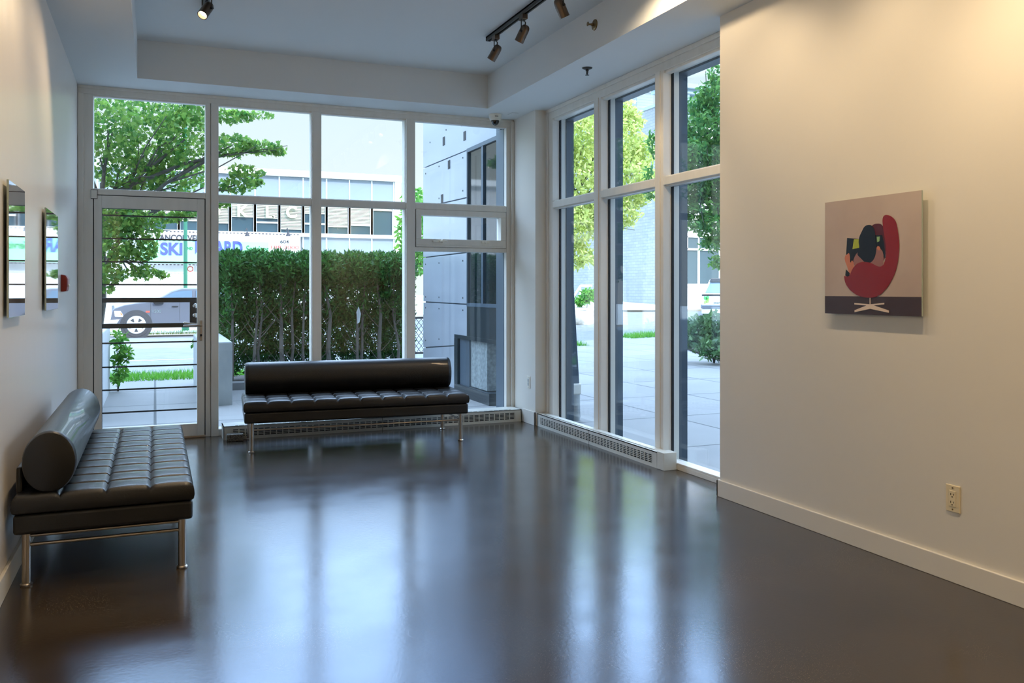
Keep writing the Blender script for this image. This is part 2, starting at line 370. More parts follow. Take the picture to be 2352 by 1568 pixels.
# ------------------------------------------------------------------ security gate just outside the door
gate = thing('security_gate', 'dark metal security gate with thin rails just outside the glass door', 'gate', (-.04, 8.24, 0))
for zz in (1.946, 1.745, 1.543, 1.344, .834, .626, .427, .228):
    MB().bar((-.47, 8.24, zz), (.42, 8.24, zz), .014, .013).build('thin_rail', M['black'], gate)
for zz in (1.208, .983):
    MB().bar((-.47, 8.24, zz), (.42, 8.24, zz), .03, .042).build('wide_rail', M['black'], gate, bevel=.003)
lb = MB().box(.287, .40, 8.215, 8.265, .99, 1.20).build('lock_box', M['black'], gate, bevel=.004)
for zz in (1.155, 1.07):
    MB().lathe((.335, 8.216, zz), (.335, 8.188, zz), [(0, .027), (.5, .026), (.85, .02), (1, .008)], 20).build('lock_cylinder', M['chrome'], lb, smooth=True)
for xx in (-.462, .41):
    MB().box(xx-.012, xx+.012, 8.225, 8.255, -.01, 2.05).build('stile', M['black'], gate)

# ------------------------------------------------------------------ right window wall
win2 = thing('window_2', 'tall white framed window wall facing the forecourt on the right', 'window', (XR, 6.0, 0), kind='structure')
GX = 3.555
XE = 3.62
MB().box(XR, XE, 4.30, 7.505, 2.925, ZS).box(XR-.012, XR+.02, 4.3, 7.505, 2.985, 3.02).box(XR+.015, 3.55, 4.3, 7.5, 2.905, 2.93).build('header', F, win2, bevel=.003)
MB().box(XR, XE, 7.37, 7.505, 0, 2.93).box(XR-.012, XR, 7.46, 7.505, 0.1, 3.0).build('jamb', F, win2, bevel=.003)
for a, b in ((6.395, 6.54), (5.43, 5.565)):
    MB().box(XR, XE, a+.02, b, 0, 2.93).box(XR-.008, XE-.02, a+.055, b-.035, 0, 2.93).build('mullion', F, win2, bevel=.003)
    MB().box(3.622, 3.70, a+.03, b-.01, 0, 3.2).build('exterior_cap', M['capext'], win2)
MB().box(3.622, 3.70, 7.36, 7.50, 0, 3.2).build('exterior_cap', M['capext'], win2)
MB().box(3.622, 3.72, 4.3, 7.5, 2.91, 3.3).build('exterior_head', M['capext'], win2)
bays = ((6.54, 7.37), (5.565, 6.415), (4.30, 5.45))
for a, b in bays:
    MB().box(XR, XE, a, b, 2.075, 2.135).box(XR+.02, 3.55, a, b, 2.065, 2.145).build('transom', F, win2, bevel=.003)
    MB().box(XR, XE, a, b, 0, .035).box(XR, 3.545, a, b, .035, .05).build('sill', F, win2, bevel=.003)
    for z0, z1 in ((2.135, 2.93), (.035, 2.075)):
        MB().box(GX, GX+.008, a, b, z0, z1).build('pane', M['glass'], win2)
        MB().box(GX-.006, GX+.014, b-.008, b, z0, z1).box(GX-.006, GX+.014, a, a+.012, z0, z1).box(GX-.006, GX+.014, a, b, z1-.008, z1).build('gasket', M['gasket'], win2)
MB().box(3.62, 3.66, 4.2, 4.5, 0, 3.7).build('trim_1', M['render'], **struct)

# ------------------------------------------------------------------ baseboard heaters
def heater(name, label, a, b, axis):
    """axis 'x': runs along X, face at Y=a[1] (towards -Y); axis 'y': runs along Y, face at X (towards -X)"""
    t = thing(name, label, 'heater', ((a[0]+b[0])/2, (a[1]+b[1])/2, 0))
    h = .118
    def bx(mb, l0, l1, d0, d1, z0, z1):   # l along, d depth from face
        if axis == 'x': mb.box(l0, l1, a[1]+d0, a[1]+d1, z0, z1)
        else: mb.box(a[0]+d0, a[0]+d1, l0, l1, z0, z1)
    l0, l1 = (a[0], b[0]) if axis == 'x' else (min(a[1], b[1]), max(a[1], b[1]))
    dep = .225 if axis == 'x' else .10
    m = MB(); bx(m, l0, l1, 0, .006, 0, .026); bx(m, l0, l1, 0, .006, .088, h); bx(m, l0, l0+.075, 0, .006, .026, .088); bx(m, l1-.075, l1, 0, .006, .026, .088)
    bx(m, l0, l1, 0, .016, h-.006, h); bx(m, l0, l1, .046, dep, h-.006, h); bx(m, l0, l0+.1, .016, .046, h-.006, h); bx(m, l1-.1, l1, .016, .046, h-.006, h)
    bx(m, l0, l0+.006, 0, dep, 0, h); bx(m, l1-.006, l1, 0, dep, 0, h)
    m.build('casing', M['heater'], t)
    m = MB(); q = l0+.075; st = .053
    while q < l1-.07:
        bx(m, q-.0045, q+.0045, .0, .005, .026, .088); bx(m, q-.0045, q+.0045, .016, .046, h-.006, h-.001); q += st
    for zz in (.038, .051, .064, .077): bx(m, l0+.07, l1-.07, .001, .005, zz-.0022, zz+.0022)
    m.build('grille', M['heater'], t)
    m = MB(); bx(m, l0+.01, l1-.01, .02, .05, .01, h-.02); m.build('heating_element', M['heater_in'], t)
    m = MB(); c = (l0+l1)/2; bx(m, c-.002, c+.002, -.001, .002, .0, h); m.build('seam', M['gasket'], t)
    return t
heater('baseboard_heater', 'long white baseboard heater running under the window behind the sofa', (.545, 7.80), (3.345, 7.80), 'x')
hb = heater('baseboard_heater', 'white slotted baseboard heater along the right window wall', (3.372, 7.488), (3.372, 5.36), 'y')
MB().box(3.368, 3.478, 5.265, 5.36, 0, .128).build('end_cap', M['heater'], hb, bevel=.004)
sb = MB().box(-.07, .07, -.045, .045, 0, .06).build('stone_block', M['stone'], bevel=.008)
sb.location = (.635, 7.745, 0); sb.rotation_euler = (0, 0, -.05)
tag(sb, 'small speckled stone block on the floor against the left end of the back heater', 'block')

# ------------------------------------------------------------------ sofas
def cushion_mesh(x0, x1, y0, y1, z0, z1, nx, ny, sub=18):
    """tufted seat cushion: pillowed cells with stitched grooves, soft rounded rim"""
    mb = MB(); W, D = x1-x0, y1-y0
    NX, NY = nx*sub, ny*sub
    rim = .03
    vs = []
    def g(t):  # groove profile within a cell 0..1
        d = min(t, 1-t)
        return 1-math.exp(-d/.03)
    for j in range(NY+1):
        for i in range(NX+1):
            x = x0+W*i/NX; y = y0+D*j/NY
            tx = (i % sub)/sub; ty = (j % sub)/sub
            dx = min(x-x0, x1-x); dy = min(y-y0, y1-y)
            gx = g(tx) if sub/2 < i < NX-sub/2 or dx > .03 else 1
            gy = g(ty) if sub/2 < j < NY-sub/2 or dy > .03 else 1
            puff = .007*math.sin(math.pi*tx)*math.sin(math.pi*ty)
            z = z1 - .013*(1-gx) - .013*(1-gy) + puff
            dd = min(dx, dy)
            if dd < rim: z -= rim*.55*(1-math.sqrt(max(0, 1-(1-dd/rim)**2)))
            vs.append((x, y, z))
    fs = []
    for j in range(NY):
        for i in range(NX):
            a = j*(NX+1)+i; fs.append((a, a+1, a+NX+2, a+NX+1))
    b = len(vs)
    ring = [i for i in range(NX+1)] + [(j)*(NX+1)+NX for j in range(1, NY+1)] + [NY*(NX+1)+i for i in range(NX-1, -1, -1)] + [j*(NX+1) for j in range(NY-1, 0, -1)]
    # side walls, bulging a little
    rows = [(.25, .004), (.6, .006), (.9, .002), (1.0, -.006)]
    cx, cy = (x0+x1)/2, (y0+y1)/2
    prev = ring
    for t, bul in rows:
        cur = []
        for r in ring:
            p = vs[r]
            sxn = (1 if p[0] > x1-1e-5 else (-1 if p[0] < x0+1e-5 else 0)); syn = (1 if p[1] > y1-1e-5 else (-1 if p[1] < y0+1e-5 else 0))
            cur.append(len(vs)); vs.append((p[0]+sxn*bul, p[1]+syn*bul, p[2]+(z0-p[2])*t))
        n = len(ring)
        for k in range(n): fs.append((prev[k], cur[k], cur[(k+1) % n], prev[(k+1) % n]))
        prev = cur
    fs.append(tuple(prev))
    return mb.add(vs, fs)

def make_sofa(label):
    t = thing('sofa', label, 'sofa', (0,0,0), 0, local=True)
    L, D = .92, .365
    MB().box(-L, L, -D, D, .235, .322).build('seat_base', M['leather'], t, bevel=.014, seg=3)
    cushion_mesh(-L-.002, L+.002, -D-.002, D+.002, .325, .408, 10, 4).build('seat_cushion', M['leather'], t, smooth=True)
    # bolster: oval roll lying along the back
    mb = MB(); n = 40; cy, cz = .228, .540; rx, rz = .108, .136
    prof = [(-.90, .90), (-.897, .955), (-.888, .99), (-.875, 1.0), (-.872, 1.008), (-.868, 1.0), (0, 1.0), (.868, 1.0), (.872, 1.008), (.875, 1.0), (.888, .99), (.897, .955), (.90, .90)]
    vs = []; fs = []
    for x, s in prof:
        for k in range(n):
            a = 2*math.pi*k/n; vs.append((x, cy+rx*s*math.cos(a), cz+rz*s*math.sin(a)))
    for j in range(len(prof)-1):
        for k in range(n): fs.append((j*n+k, j*n+(k+1) % n, (j+1)*n+(k+1) % n, (j+1)*n+k))
    for j, x in ((0, -.906), (len(prof)-1, .906)):
        c = len(vs); vs.append((x, cy, cz))
        for k in range(n): fs.append((j*n+k, j*n+(k+1) % n, c))
    mb.add(vs, fs).build('bolster', M['leather'], t, smooth=True)
    MB().box(-.85, .85, .335, .362, .40, .52).build('back_panel', M['leather'], t, bevel=.01)
    # piping lines
    lx, ly = .8625, .32
    for sx_ in (-1, 1):
        for sy_ in (-1, 1):
            MB().lathe((sx_*lx, sy_*ly, 0), (sx_*lx, sy_*ly, .235), [(0, .024), (.03, .026), (.05, .022), (.052, .018), (1, .018)], 20).build('leg', M['steel'], t, smooth=True)
    for sx_ in (-1, 1):
        for zz, r in ((.218, .008), (.178, .008)):
            MB().cyl((sx_*lx, -ly, zz), (sx_*lx, ly, zz), r, n=12).build('rail', M['steel'], t, smooth=True)
    for sy_ in (-1, 1):
        MB().cyl((-lx, sy_*ly, .178), (lx, sy_*ly, .178), .007, n=12).build('rail', M['steel'], t, smooth=True)
    return t
s1 = make_sofa('black leather sofa on steel legs standing before the back windows, long side to us')
s1.location = (1.5945, 7.387, 0); s1.rotation_euler = (0, 0, math.radians(-3.9))
s2 = dup(s1, (-.203, 5.17, 0), math.pi/2, 'black leather sofa on steel legs against the left wall, its end nearest us')

# ------------------------------------------------------------------ wall fittings
def outlet(label, c, ax, plate, face):
    """ax: outward normal -X for the right wall / column"""
    t = thing('wall_outlet', label, 'outlet', c)
    x, y, z = c
    MB().box(x-.006, x, y-.037, y+.037, z-.06, z+.06).build('cover_plate', plate, t, bevel=.003)
    r = MB().box(x-.0085, x-.005, y-.018, y+.018, z-.035, z+.035).build('receptacle', face, t, bevel=.001)
    m = MB()
    for dz in (.017, -.018):
        m.box(x-.0092, x-.008, y+.006, y+.0085, z+dz-.002, z+dz+.007); m.box(x-.0092, x-.008, y-.0085, y-.006, z+dz-.002, z+dz+.006)
        m.cyl((x-.0092, y, z+dz-.009), (x-.008, y, z+dz-.009), .003, n=10)
    m.build('slots', M['dark'], r)
    for dz in (.048, -.048):
        MB().cyl((x-.0078, y, z+dz), (x-.005, y, z+dz), .0035, n=12).build('screw', M['brass'], t)
outlet('ivory wall outlet low on the right wall below the chair picture', (XG, 2.777, .370), 'x', M['ivory'], M['ivory'])
outlet('small pale wall outlet on the corner column between the windows', (3.362, 7.66, .40), 'x', M['white_plastic'], M['grey_plastic'])

al = thing('fire_alarm_pull', 'red fire alarm pull station on the left wall beside the door frame', 'alarm', (XL, 6.72, 1.345))
pz = 1.345
MB().prism([(XL, 6.65, pz-.06), (XL+.035, 6.655, pz-.055), (XL+.042, 6.66, pz-.02), (XL+.042, 6.66, pz+.03), (XL+.03, 6.655, pz+.055), (XL, 6.65, pz+.06)], (0, .14, 0)).build('housing', M['red'], al, bevel=.006)
MB().box(XL+.038, XL+.05, 6.68, 6.76, pz-.025, pz-.008).build('pull_handle', M['white_plastic'], al, bevel=.003)

# security camera
sc_ = thing('security_camera', 'white dome security camera under the ceiling above the corner window', 'camera', (3.085, 7.85, ZS))
MB().lathe((3.085, 7.85, ZS), (3.085, 7.85, ZS-.062), [(0, .062), (.1, .064), (.75, .058), (1, .05)], 32).build('housing', M['white_plastic'], sc_, smooth=True)
MB().ball((3.085, 7.85, ZS-.06), .04, .04, .048, 28, 12, .5, 1).build('dome', M['smoke'], sc_, smooth=True)
MB().cyl((3.063, 7.792, ZS-.028), (3.063, 7.788, ZS-.028), .004, n=10).box(3.07, 3.092, 7.788, 7.7905, ZS-.031, ZS-.025).build('badge', M['gasket'], sc_)
cp = MB().box(3.20, 3.27, 7.70, 7.80, ZS-.004, ZS).build('ceiling_cover_plate', M['ceil'])
tag(cp, 'small flat cover plate on the soffit right of the dome camera', 'cover')

def sprinkler(label, base, d, mt):
    base = Vector(base); d = Vector(d)
    t = thing('sprinkler_head', label, 'sprinkler', base)
    MB().lathe(base, base+d*.012, [(0, .04), (.5, .038), (1, .024)], 28).build('escutcheon', mt, t, smooth=True)
    u = Vector((0, 1, 0)); m = MB().cyl(base+d*.01, base+d*.026, .012, n=16)
    for s_ in (-1, 1): m.tube([base+d*.026+u*s_*.010, base+d*.042+u*s_*.013, base+d*.056], .0028, 8)
    m.cyl(base+d*.026, base+d*.054, .003, n=8); m.build('frame', mt, t, smooth=True)
    m = MB().cyl(base+d*.056, base+d*.058, .016, n=20)
    m.build('deflector', mt, t)
sprinkler('chrome sprinkler hanging from the lowered ceiling over the right windows', (3.095, 5.925, ZS), (0, 0, -1), M['track'])
sprinkler('brass sidewall sprinkler on the upright face of the ceiling drop', (2.92, 5.472, 3.203), (-1, 0, 0), M['brass'])

# ------------------------------------------------------------------ track lighting
def track(label, x, y0, y1):
    t = thing('lighting_track', label, 'track', (x, (y0+y1)/2, ZT))
    MB().box(x-.019, x-.008, y0, y1, ZT-.034, ZT).box(x+.008, x+.019, y0, y1, ZT-.034, ZT).box(x-.019, x+.019, y0, y1, ZT-.012, ZT).box(x-.019, x+.019, y1-.012, y1, ZT-.034, ZT).build('rail_body', M['track'], t)
    MB().box(x-.008, x+.008, y0, y1-.012, ZT-.016, ZT-.012).build('rail_slot', M['dark'], t)
track('dark lighting track on the raised ceiling near the right windows', 2.48, -1.5, 6.47)
track('lighting track on the raised ceiling along the left side', .33, -1.5, 6.6)

def spot(label, x, y, aim, power, cone=95, blend=.6, col=(1, .74, .45)):
    z = ZT-.034
    t = thing('track_spotlight', label, 'lamp', (x, y, ZT-.034), group='bronze spotlights on the ceiling tracks')
    MB().box(x-.02, x+.02, y-.035, y+.035, z-.035, z).build('track_adapter', M['bronze'], t, bevel=.002)
    piv = Vector((x, y, z-.125))
    d = (Vector(aim)-piv).normalized()
    side = d.cross(Vector((0,0,1))).normalized()
    m = MB()
    for s_ in (-1, 1):
        m.bar(piv+side*s_*.037, piv+side*s_*.037+Vector((0,0,.085)), .008, .003)
    m.bar(piv+side*-.037+Vector((0,0,.085)), piv+side*.037+Vector((0,0,.085)), .008, .003)
    m.cyl((x, y, z-.03), piv+Vector((0,0,.085)), .006, n=10)
    m.build('yoke', M['track'], t)
    a = piv - d*.055; b = piv + d*.075
    MB().lathe(a, b, [(0, .012), (.03, .022), (.1, .029), (.2, .033), (.3, .034), (.97, .034), (1, .0345)], 28, caps=False).lathe(b, b-d*.03, [(0, .0345), (.02, .030), (1, .026)], 28, caps=False).build('lamp_housing', M['bronze'], t, smooth=True)
    MB().cyl(b-d*.03, b-d*.026, .026, n=24).build('lens', M['lens'], t)
    for s_ in (-1, 1):
        MB().cyl(piv+side*s_*.034, piv+side*s_*.048, .008, n=14).build('tilt_knob', M['black'], t)
    ld = bpy.data.lights.new('spot_beam', 'SPOT'); lo = bpy.data.objects.new('spot_beam', ld); LINK(lo)
    ld.energy = power; ld.spot_size = math.radians(cone); ld.spot_blend = blend; ld.color = col; ld.shadow_soft_size = .03
    lo.parent = t; lo.location = (b + d*.012) - Vector((x, y, ZT-.034)); lo.rotation_euler = d.to_track_quat('-Z', 'Y').to_euler()
    return t
spot('bronze track spotlight at the far end of the right track', 2.48, 6.30, (1.1, 7.5, .3), 10, 70)
spot('bronze track spotlight second from the far end of the right track', 2.48, 5.75, (1.4, 6.9, .3), 10, 70)
spot('bronze track spotlight cut by the top edge of the view, aimed at the right-hand windows', 2.48, 5.13, (3.3, 5.25, 1.7), 22, 78)
spot('bronze track spotlight on the right track out of view, the rearmost added for warm bounce', 2.48, 4.38, (3.25, 4.6, 2.2), 15, 128, .5)
for yy, ay, pw in ((3.9, 3.4, 15), (3.1, 2.7, 21), (2.3, 1.8, 42), (1.0, .6, 70), (-.4, -.9, 85)):  # unseen heads; the rearmost are added to bounce warm light into the room
    spot('bronze track spotlight on the right track out of view, the rearmost added for warm bounce', 2.48, yy, (3.3, ay, 1.1), pw, 118, .9)
spot('bronze track spotlight with a glowing lens near the top left of the ceiling', .32, 6.08, (-.6, 5.0, 1.45), 30, 90)
for yy, ay, pw in ((4.6, 4.0, 24), (3.6, 3.2, 22), (2.4, 2.0, 34), (.9, .6, 70), (-.5, -1.0, 85)):  # out of view; rear heads added as warm fill for walls and ceiling
    spot('bronze track spotlight on the left track out of view, the rear ones added for bounce light', .33, yy, (-.6, ay, .9), pw, 110, .9)

# ------------------------------------------------------------------ pictures
M['print_beige'] = mat('print_beige', S(196,180,168), .12, noise=(1.2, S(172,152,142)), coat=.3)
for k_, c_ in dict(print_floor=S(66,46,42), print_red=S(136,24,26), print_darkred=S(84,24,32), print_black=S(16,18,24), print_pink=S(150,106,102), print_green=S(166,180,50), print_skin=S(196,122,94), print_steel=S(226,206,190), print_paleg=S(140,176,120)).items():
    M[k_] = mat(k_, c_, .12, coat=.3)
XP = XG-.032
tl, br = P(1895, 467, X=XP), P(2117, 728, X=XP)
y0p, y1p = tl.y, br.y; zt, zb = 1.757, 1.176
art = thing('art_panel', 'frameless photo print of a person in a red egg-shaped armchair on the right wall', 'picture', (XG, (y0p+y1p)/2, zb))
MB().box(XP, XP+.008, y1p, y0p, zb, zt).build('acrylic_panel', M['acrylic'], art, bevel=.001)
MB().box(XP+.008, XG, y1p+.06, y0p-.06, zb+.08, zt-.08).build('hanging_batten', M['backing'], art)
def uv(x, yy):
    u = (x-207)/1021; top = 213-131*u; bot = 1388+30*u
    v = 1-(yy-top)/(bot-top)
    wl, wr = 1/1175, 1/1336
    s = u*wl/(u*wl+(1-u)*wr)
    return s, v
def artpoly(mb, pts, layer):
    q = []
    for x, yy in pts:
        s, v = uv(x, yy); q.append((XP-.0004-layer*.0003, y0p+(y1p-y0p)*min(1, max(0, s)), zb+(zt-zb)*min(1, max(0, v))))
    mb.poly(q)
def smooth_closed(pts, it=2):
    for _ in range(it):
        q = []
        for i in range(len(pts)):
            a, b = pts[i], pts[(i+1) % len(pts)]
            q.append((a[0]*.75+b[0]*.25, a[1]*.75+b[1]*.25)); q.append((a[0]*.25+b[0]*.75, a[1]*.25+b[1]*.75))
        pts = q
    return pts
ap = MB(); mats = []
def L(key, pts, layer, sm=0):
    if M[key] not in mats: mats.append(M[key])
    ap.cm = mats.index(M[key]); artpoly(ap, smooth_closed(pts, sm) if sm else pts, layer)
L('print_beige', [(207,213),(1228,82),(1228,1418),(207,1388)], 0)
L('print_floor', [(207,1205),(1228,1210),(1228,1418),(207,1388)], 1)
L('print_darkred', [(690,460),(750,432),(820,442),(840,540),(858,640),(850,820),(760,890),(700,800)], 2, 2)
L('print_black', [(443,587),(566,598),(600,700),(500,860),(428,850)], 3)
L('print_green', [(515,602),(566,600),(585,690),(500,706)], 4)
L('print_black', [(735,560),(815,556),(835,640),(850,800),(760,760),(735,640)], 3)
L('print_paleg', [(757,574),(790,571),(786,622),(760,632)], 4)
L('print_pink', [(575,715),(530,770),(505,840),(530,900),(700,900),(815,895),(832,840),(828,740),(790,690),(700,690)], 5, 1)
L('print_skin', [(425,770),(445,762),(462,742),(474,770),(478,862),(496,815),(522,868),(500,950),(472,985),(448,900),(415,815)], 5, 1)
L('print_black', [(432,920),(472,960),(468,1010),(425,985)], 6)
L('print_black', [(600,520),(628,462),(675,445),(715,458),(742,520),(746,600),(758,700),(742,790),(700,850),(640,855),(592,805),(545,760),(578,690),(565,630),(575,570)], 7, 2)
L('print_skin', [(757,678),(785,672),(800,700),(790,722),(765,712)], 7, 1)
L('print_red', [(818,420),(822,370),(840,346),(868,342),(905,353),(945,385),(968,430),(985,520),(998,640),(994,760),(972,900),(935,1000),(880,1100),(810,1180),(740,1218),(650,1222),(560,1202),(490,1155),(440,1095),(418,1040),(412,985),(440,1000),(475,985),(490,940),(515,895),(560,852),(620,838),(700,850),(760,885),(805,893),(838,860),(860,760),(852,640),(832,520)], 8, 1)
L('print_steel', [(684,1222),(694,1222),(694,1300),(684,1300)], 9)
L('print_steel', [(523,1277),(690,1290),(690,1306),(523,1293)], 9); L('print_steel', [(840,1274),(690,1290),(690,1306),(840,1290)], 9)
L('print_steel', [(525,1354),(688,1288),(890,1355),(889,1379),(690,1338),(525,1375)], 10)
ap.build('photo_print', mats, art)

def left_panel(label, a, b, seed):
    x1 = XL+.022
    ya, yb = P(*a, X=x1).y, P(*b, X=x1).y
    t = thing('art_panel', label, 'picture', (XL, (ya+yb)/2, 1.176))
    MB().box(x1-.008, x1, ya, yb, 1.178, 1.772).build('acrylic_panel', M['acrylic'], t, bevel=.001)
    MB().box(XL, x1-.008, ya+.2, yb-.2, 1.3, 1.65).build('hanging_batten', M['backing'], t)
    MB().box(x1, x1+.0006, ya+.002, yb-.002, 1.18, 1.770).build('photo_print', mat('gloss_print', seed, .02, spec=.8, coat=1, noise=(3, S(150,140,132))), t)
left_panel('glossy frameless picture on the left wall nearest us, reflecting the windows', (20, 410), (57, 447), S(84,70,66))
left_panel('glossy frameless picture on the left wall farther back, just before the red alarm', (106, 479), (133, 499), S(110,108,110))

# ------------------------------------------------------------------ ground outside
def clamp(t, a=0., b=1.): return max(a, min(b, t))
def gh(x, y):
    left = -clamp((y-13)/23)*.5
    right = clamp((y-29)*.045, 0, .6)
    t = clamp((x-5)/9)
    return left*(1-t)+right*t
M['slab'] = brick_mat('forecourt_concrete', S(130,129,127), S(137,136,133), S(70,72,72), 1.22, 1.5, .014, .75, 1.1, offset=0)
M['road'] = mat('asphalt', S(108,110,112), .85, noise=(2.5, S(122,123,124)), bump=(60, .2))
M['walk'] = mat('far_walk_concrete', S(214,212,204), .8, noise=(1.2, S(224,221,213)))
def near_curb(x):
    pts = [(-60, 14.7), (3, 14.7), (6, 17.6), (10, 20.2), (14, 21.6), (60, 22.5)]
    for (a, ya), (b, yb) in zip(pts, pts[1:]):
        if a <= x <= b: return ya+(yb-ya)*(x-a)/(b-a)
    return 22.5
def strip_mesh(name, ylo, yhi, m, dz=0, x0=-45, x1=70, nx=60, ny=14):
    vs = []; fs = []
    for i in range(nx+1):
        x = x0+(x1-x0)*i/nx; a, b = ylo(x), yhi(x)
        for j in range(ny+1):
            y = a+(b-a)*j/ny; vs.append((x, y, gh(x, y)+dz))
    for i in range(nx):
        for j in range(ny):
            p = i*(ny+1)+j; fs.append((p, p+ny+1, p+ny+2, p+1))
    return MB().add(vs, fs).build(name, m, kind='structure')
strip_mesh('forecourt', lambda x: 8.22, near_curb, M['slab'])
MB().box(3.62, 60, 3.5, 8.22, -.1, 0).build('forecourt', M['slab'], **struct)
strip_mesh('road', near_curb, lambda x: 37.6 + clamp((x-14)/4)*-2.2, M['road'], -.05)
strip_mesh('far_sidewalk', lambda x: 37.6 + clamp((x-14)/4)*-2.2, lambda x: 95, M['walk'], .05)
M['linepaint'] = mat('road_line', S(236,236,232), .7)
m_ = MB()
for i in range(12):
    x = -14+i*2.2
    m_.add([(x, 19.6, gh(x, 19.6)-.045), (x+2.2, 19.6, gh(x+2.2, 19.6)-.045), (x+2.2, 19.78, gh(x+2.2, 19.78)-.045), (x, 19.78, gh(x, 19.78)-.045)], [(0,1,2,3)])
m_.build('road_line', M['linepaint'], **struct)

# ------------------------------------------------------------------ leaves
STAR = [(0, 0), (.30, -.06), (.52, .22), (.34, .34), (.30, .62), (.13, .52), (0, 1), (-.13, .52), (-.30, .62), (-.34, .34), (-.52, .22), (-.30, -.06)]
HEX = [(0, 0), (.20, .28), (.18, .68), (0, 1), (-.18, .68), (-.20, .28)]
SPRIG = [(0, 0), (.09, .3), (.16, .62), (.0, 1), (-.14, .66), (-.11, .3)]
def leaves(name, clusters, size, m, parent, seed, shape=HEX, shell=.45, droop=.4, kind='stuff', up=0.0, keep=None):
    rng = np.random.default_rng(seed)
    pos = []
    for (c, r, n) in clusters:
        d = rng.normal(size=(n, 3)); d /= np.linalg.norm(d, axis=1)[:, None]
        rad = rng.random(n)**(1/3); rad = shell*np.maximum(rad, .75+.3*rng.random(n)) + (1-shell)*rad
        pos.append(np.array(c)[None]+d*rad[:, None]*np.array(r)[None])
    pos = np.concatenate(pos)
    if keep is not None: pos = pos[keep(pos, rng)]
    n = len(pos)
    a = rng.normal(size=(n, 3)); a[:, 2] += up - droop; a /= np.linalg.norm(a, axis=1)[:, None]
    b = rng.normal(size=(n, 3)); b -= a*(a*b).sum(1)[:, None]; b /= np.linalg.norm(b, axis=1)[:, None]
    sz = size*(.65+.7*rng.random(n))
    sh = np.array(shape); K = len(sh)
    cr_ = np.cross(a, b)
    fold = (np.abs(sh[:, 0])*.35)
    v = pos[:, None, :] + sz[:, None, None]*(sh[None, :, 0, None]*b[:, None, :] + sh[None, :, 1, None]*a[:, None, :] + fold[None, :, None]*cr_[:, None, :])
    v = v.reshape(-1, 3) - np.array(OFF[parent.name] if parent else (0,0,0))
    me = bpy.data.meshes.new(name)
    me.vertices.add(len(v)); me.vertices.foreach_set('co', v.ravel())
    me.loops.add(n*K); me.loops.foreach_set('vertex_index', np.arange(n*K, dtype=np.int32))
    me.polygons.add(n); me.polygons.foreach_set('loop_start', np.arange(0, n*K, K, dtype=np.int32))
    try: me.polygons.foreach_set('loop_total', np.full(n, K, dtype=np.int32))
    except Exception: pass
    me.update(calc_edges=True); me.validate(); me.materials.append(m)
    o = bpy.data.objects.new(name, me); LINK(o)
    if parent: o.parent = parent; OFF[o.name] = OFF[parent.name]
    if kind: o['kind'] = kind
    return o

M['bark'] = mat('bark_grey', S(104,100,92), .85, noise=(12, S(70,66,60)), bump=(30, .5))
M['bark_pale'] = mat('bark_pale', S(116,110,100), .85, noise=(14, S(96,90,82), (1,1,.3)), bump=(40, .4))
M['maple'] = leaf_mat('maple_leaf', S(66,126,56), S(150,182,84), .55)
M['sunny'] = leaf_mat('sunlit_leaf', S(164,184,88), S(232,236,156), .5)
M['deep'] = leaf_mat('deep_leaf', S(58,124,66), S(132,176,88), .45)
M['cedar'] = leaf_mat('cedar_leaf', S(20,72,30), S(74,138,56), .25)
M['shrub'] = leaf_mat('shrub_leaf', S(62,100,62), S(120,156,100), .25, .35)
M['bright'] = leaf_mat('bright_leaf', S(60,128,48), S(120,176,66), .45)
M['grass'] = leaf_mat('grass_blade', S(70,140,40), S(120,180,66), .4)
M['soil'] = mat('soil', S(52,44,38), .95, bump=(40, .6))

def branchy(name, base, pts_list, m, parent):
    mb = MB()
    for pts, r in pts_list:
        n = len(pts); mb.tube([Vector(p) for p in pts], [r*(1-.65*i/(n-1)) for i in range(n)], 8)
    return mb.build(name, m, parent, smooth=True)

def limbs(base, top, clusters, r0, rng, k=10):
    """a trunk plus limbs that run out to the clusters"""
    out = [([base, (np.array(base)*.6+np.array(top)*.4)+rng.normal(size=3)*.05, top], r0)]
    for c, r, n in clusters[:k]:
        s = np.array(base)*(1-(t := .45+.5*rng.random()))+np.array(top)*t
        mid = s*.5+np.array(c)*.5+np.array((0, 0, .12))
        out.append(([s, mid, np.array(c)], r0*.42))
        for _ in range(3):
            tip = np.array(c)+rng.normal(size=3)*np.array(r)*.55
            out.append(([mid, mid*.4+tip*.6+rng.normal(size=3)*.04, tip], r0*.16))
    return out

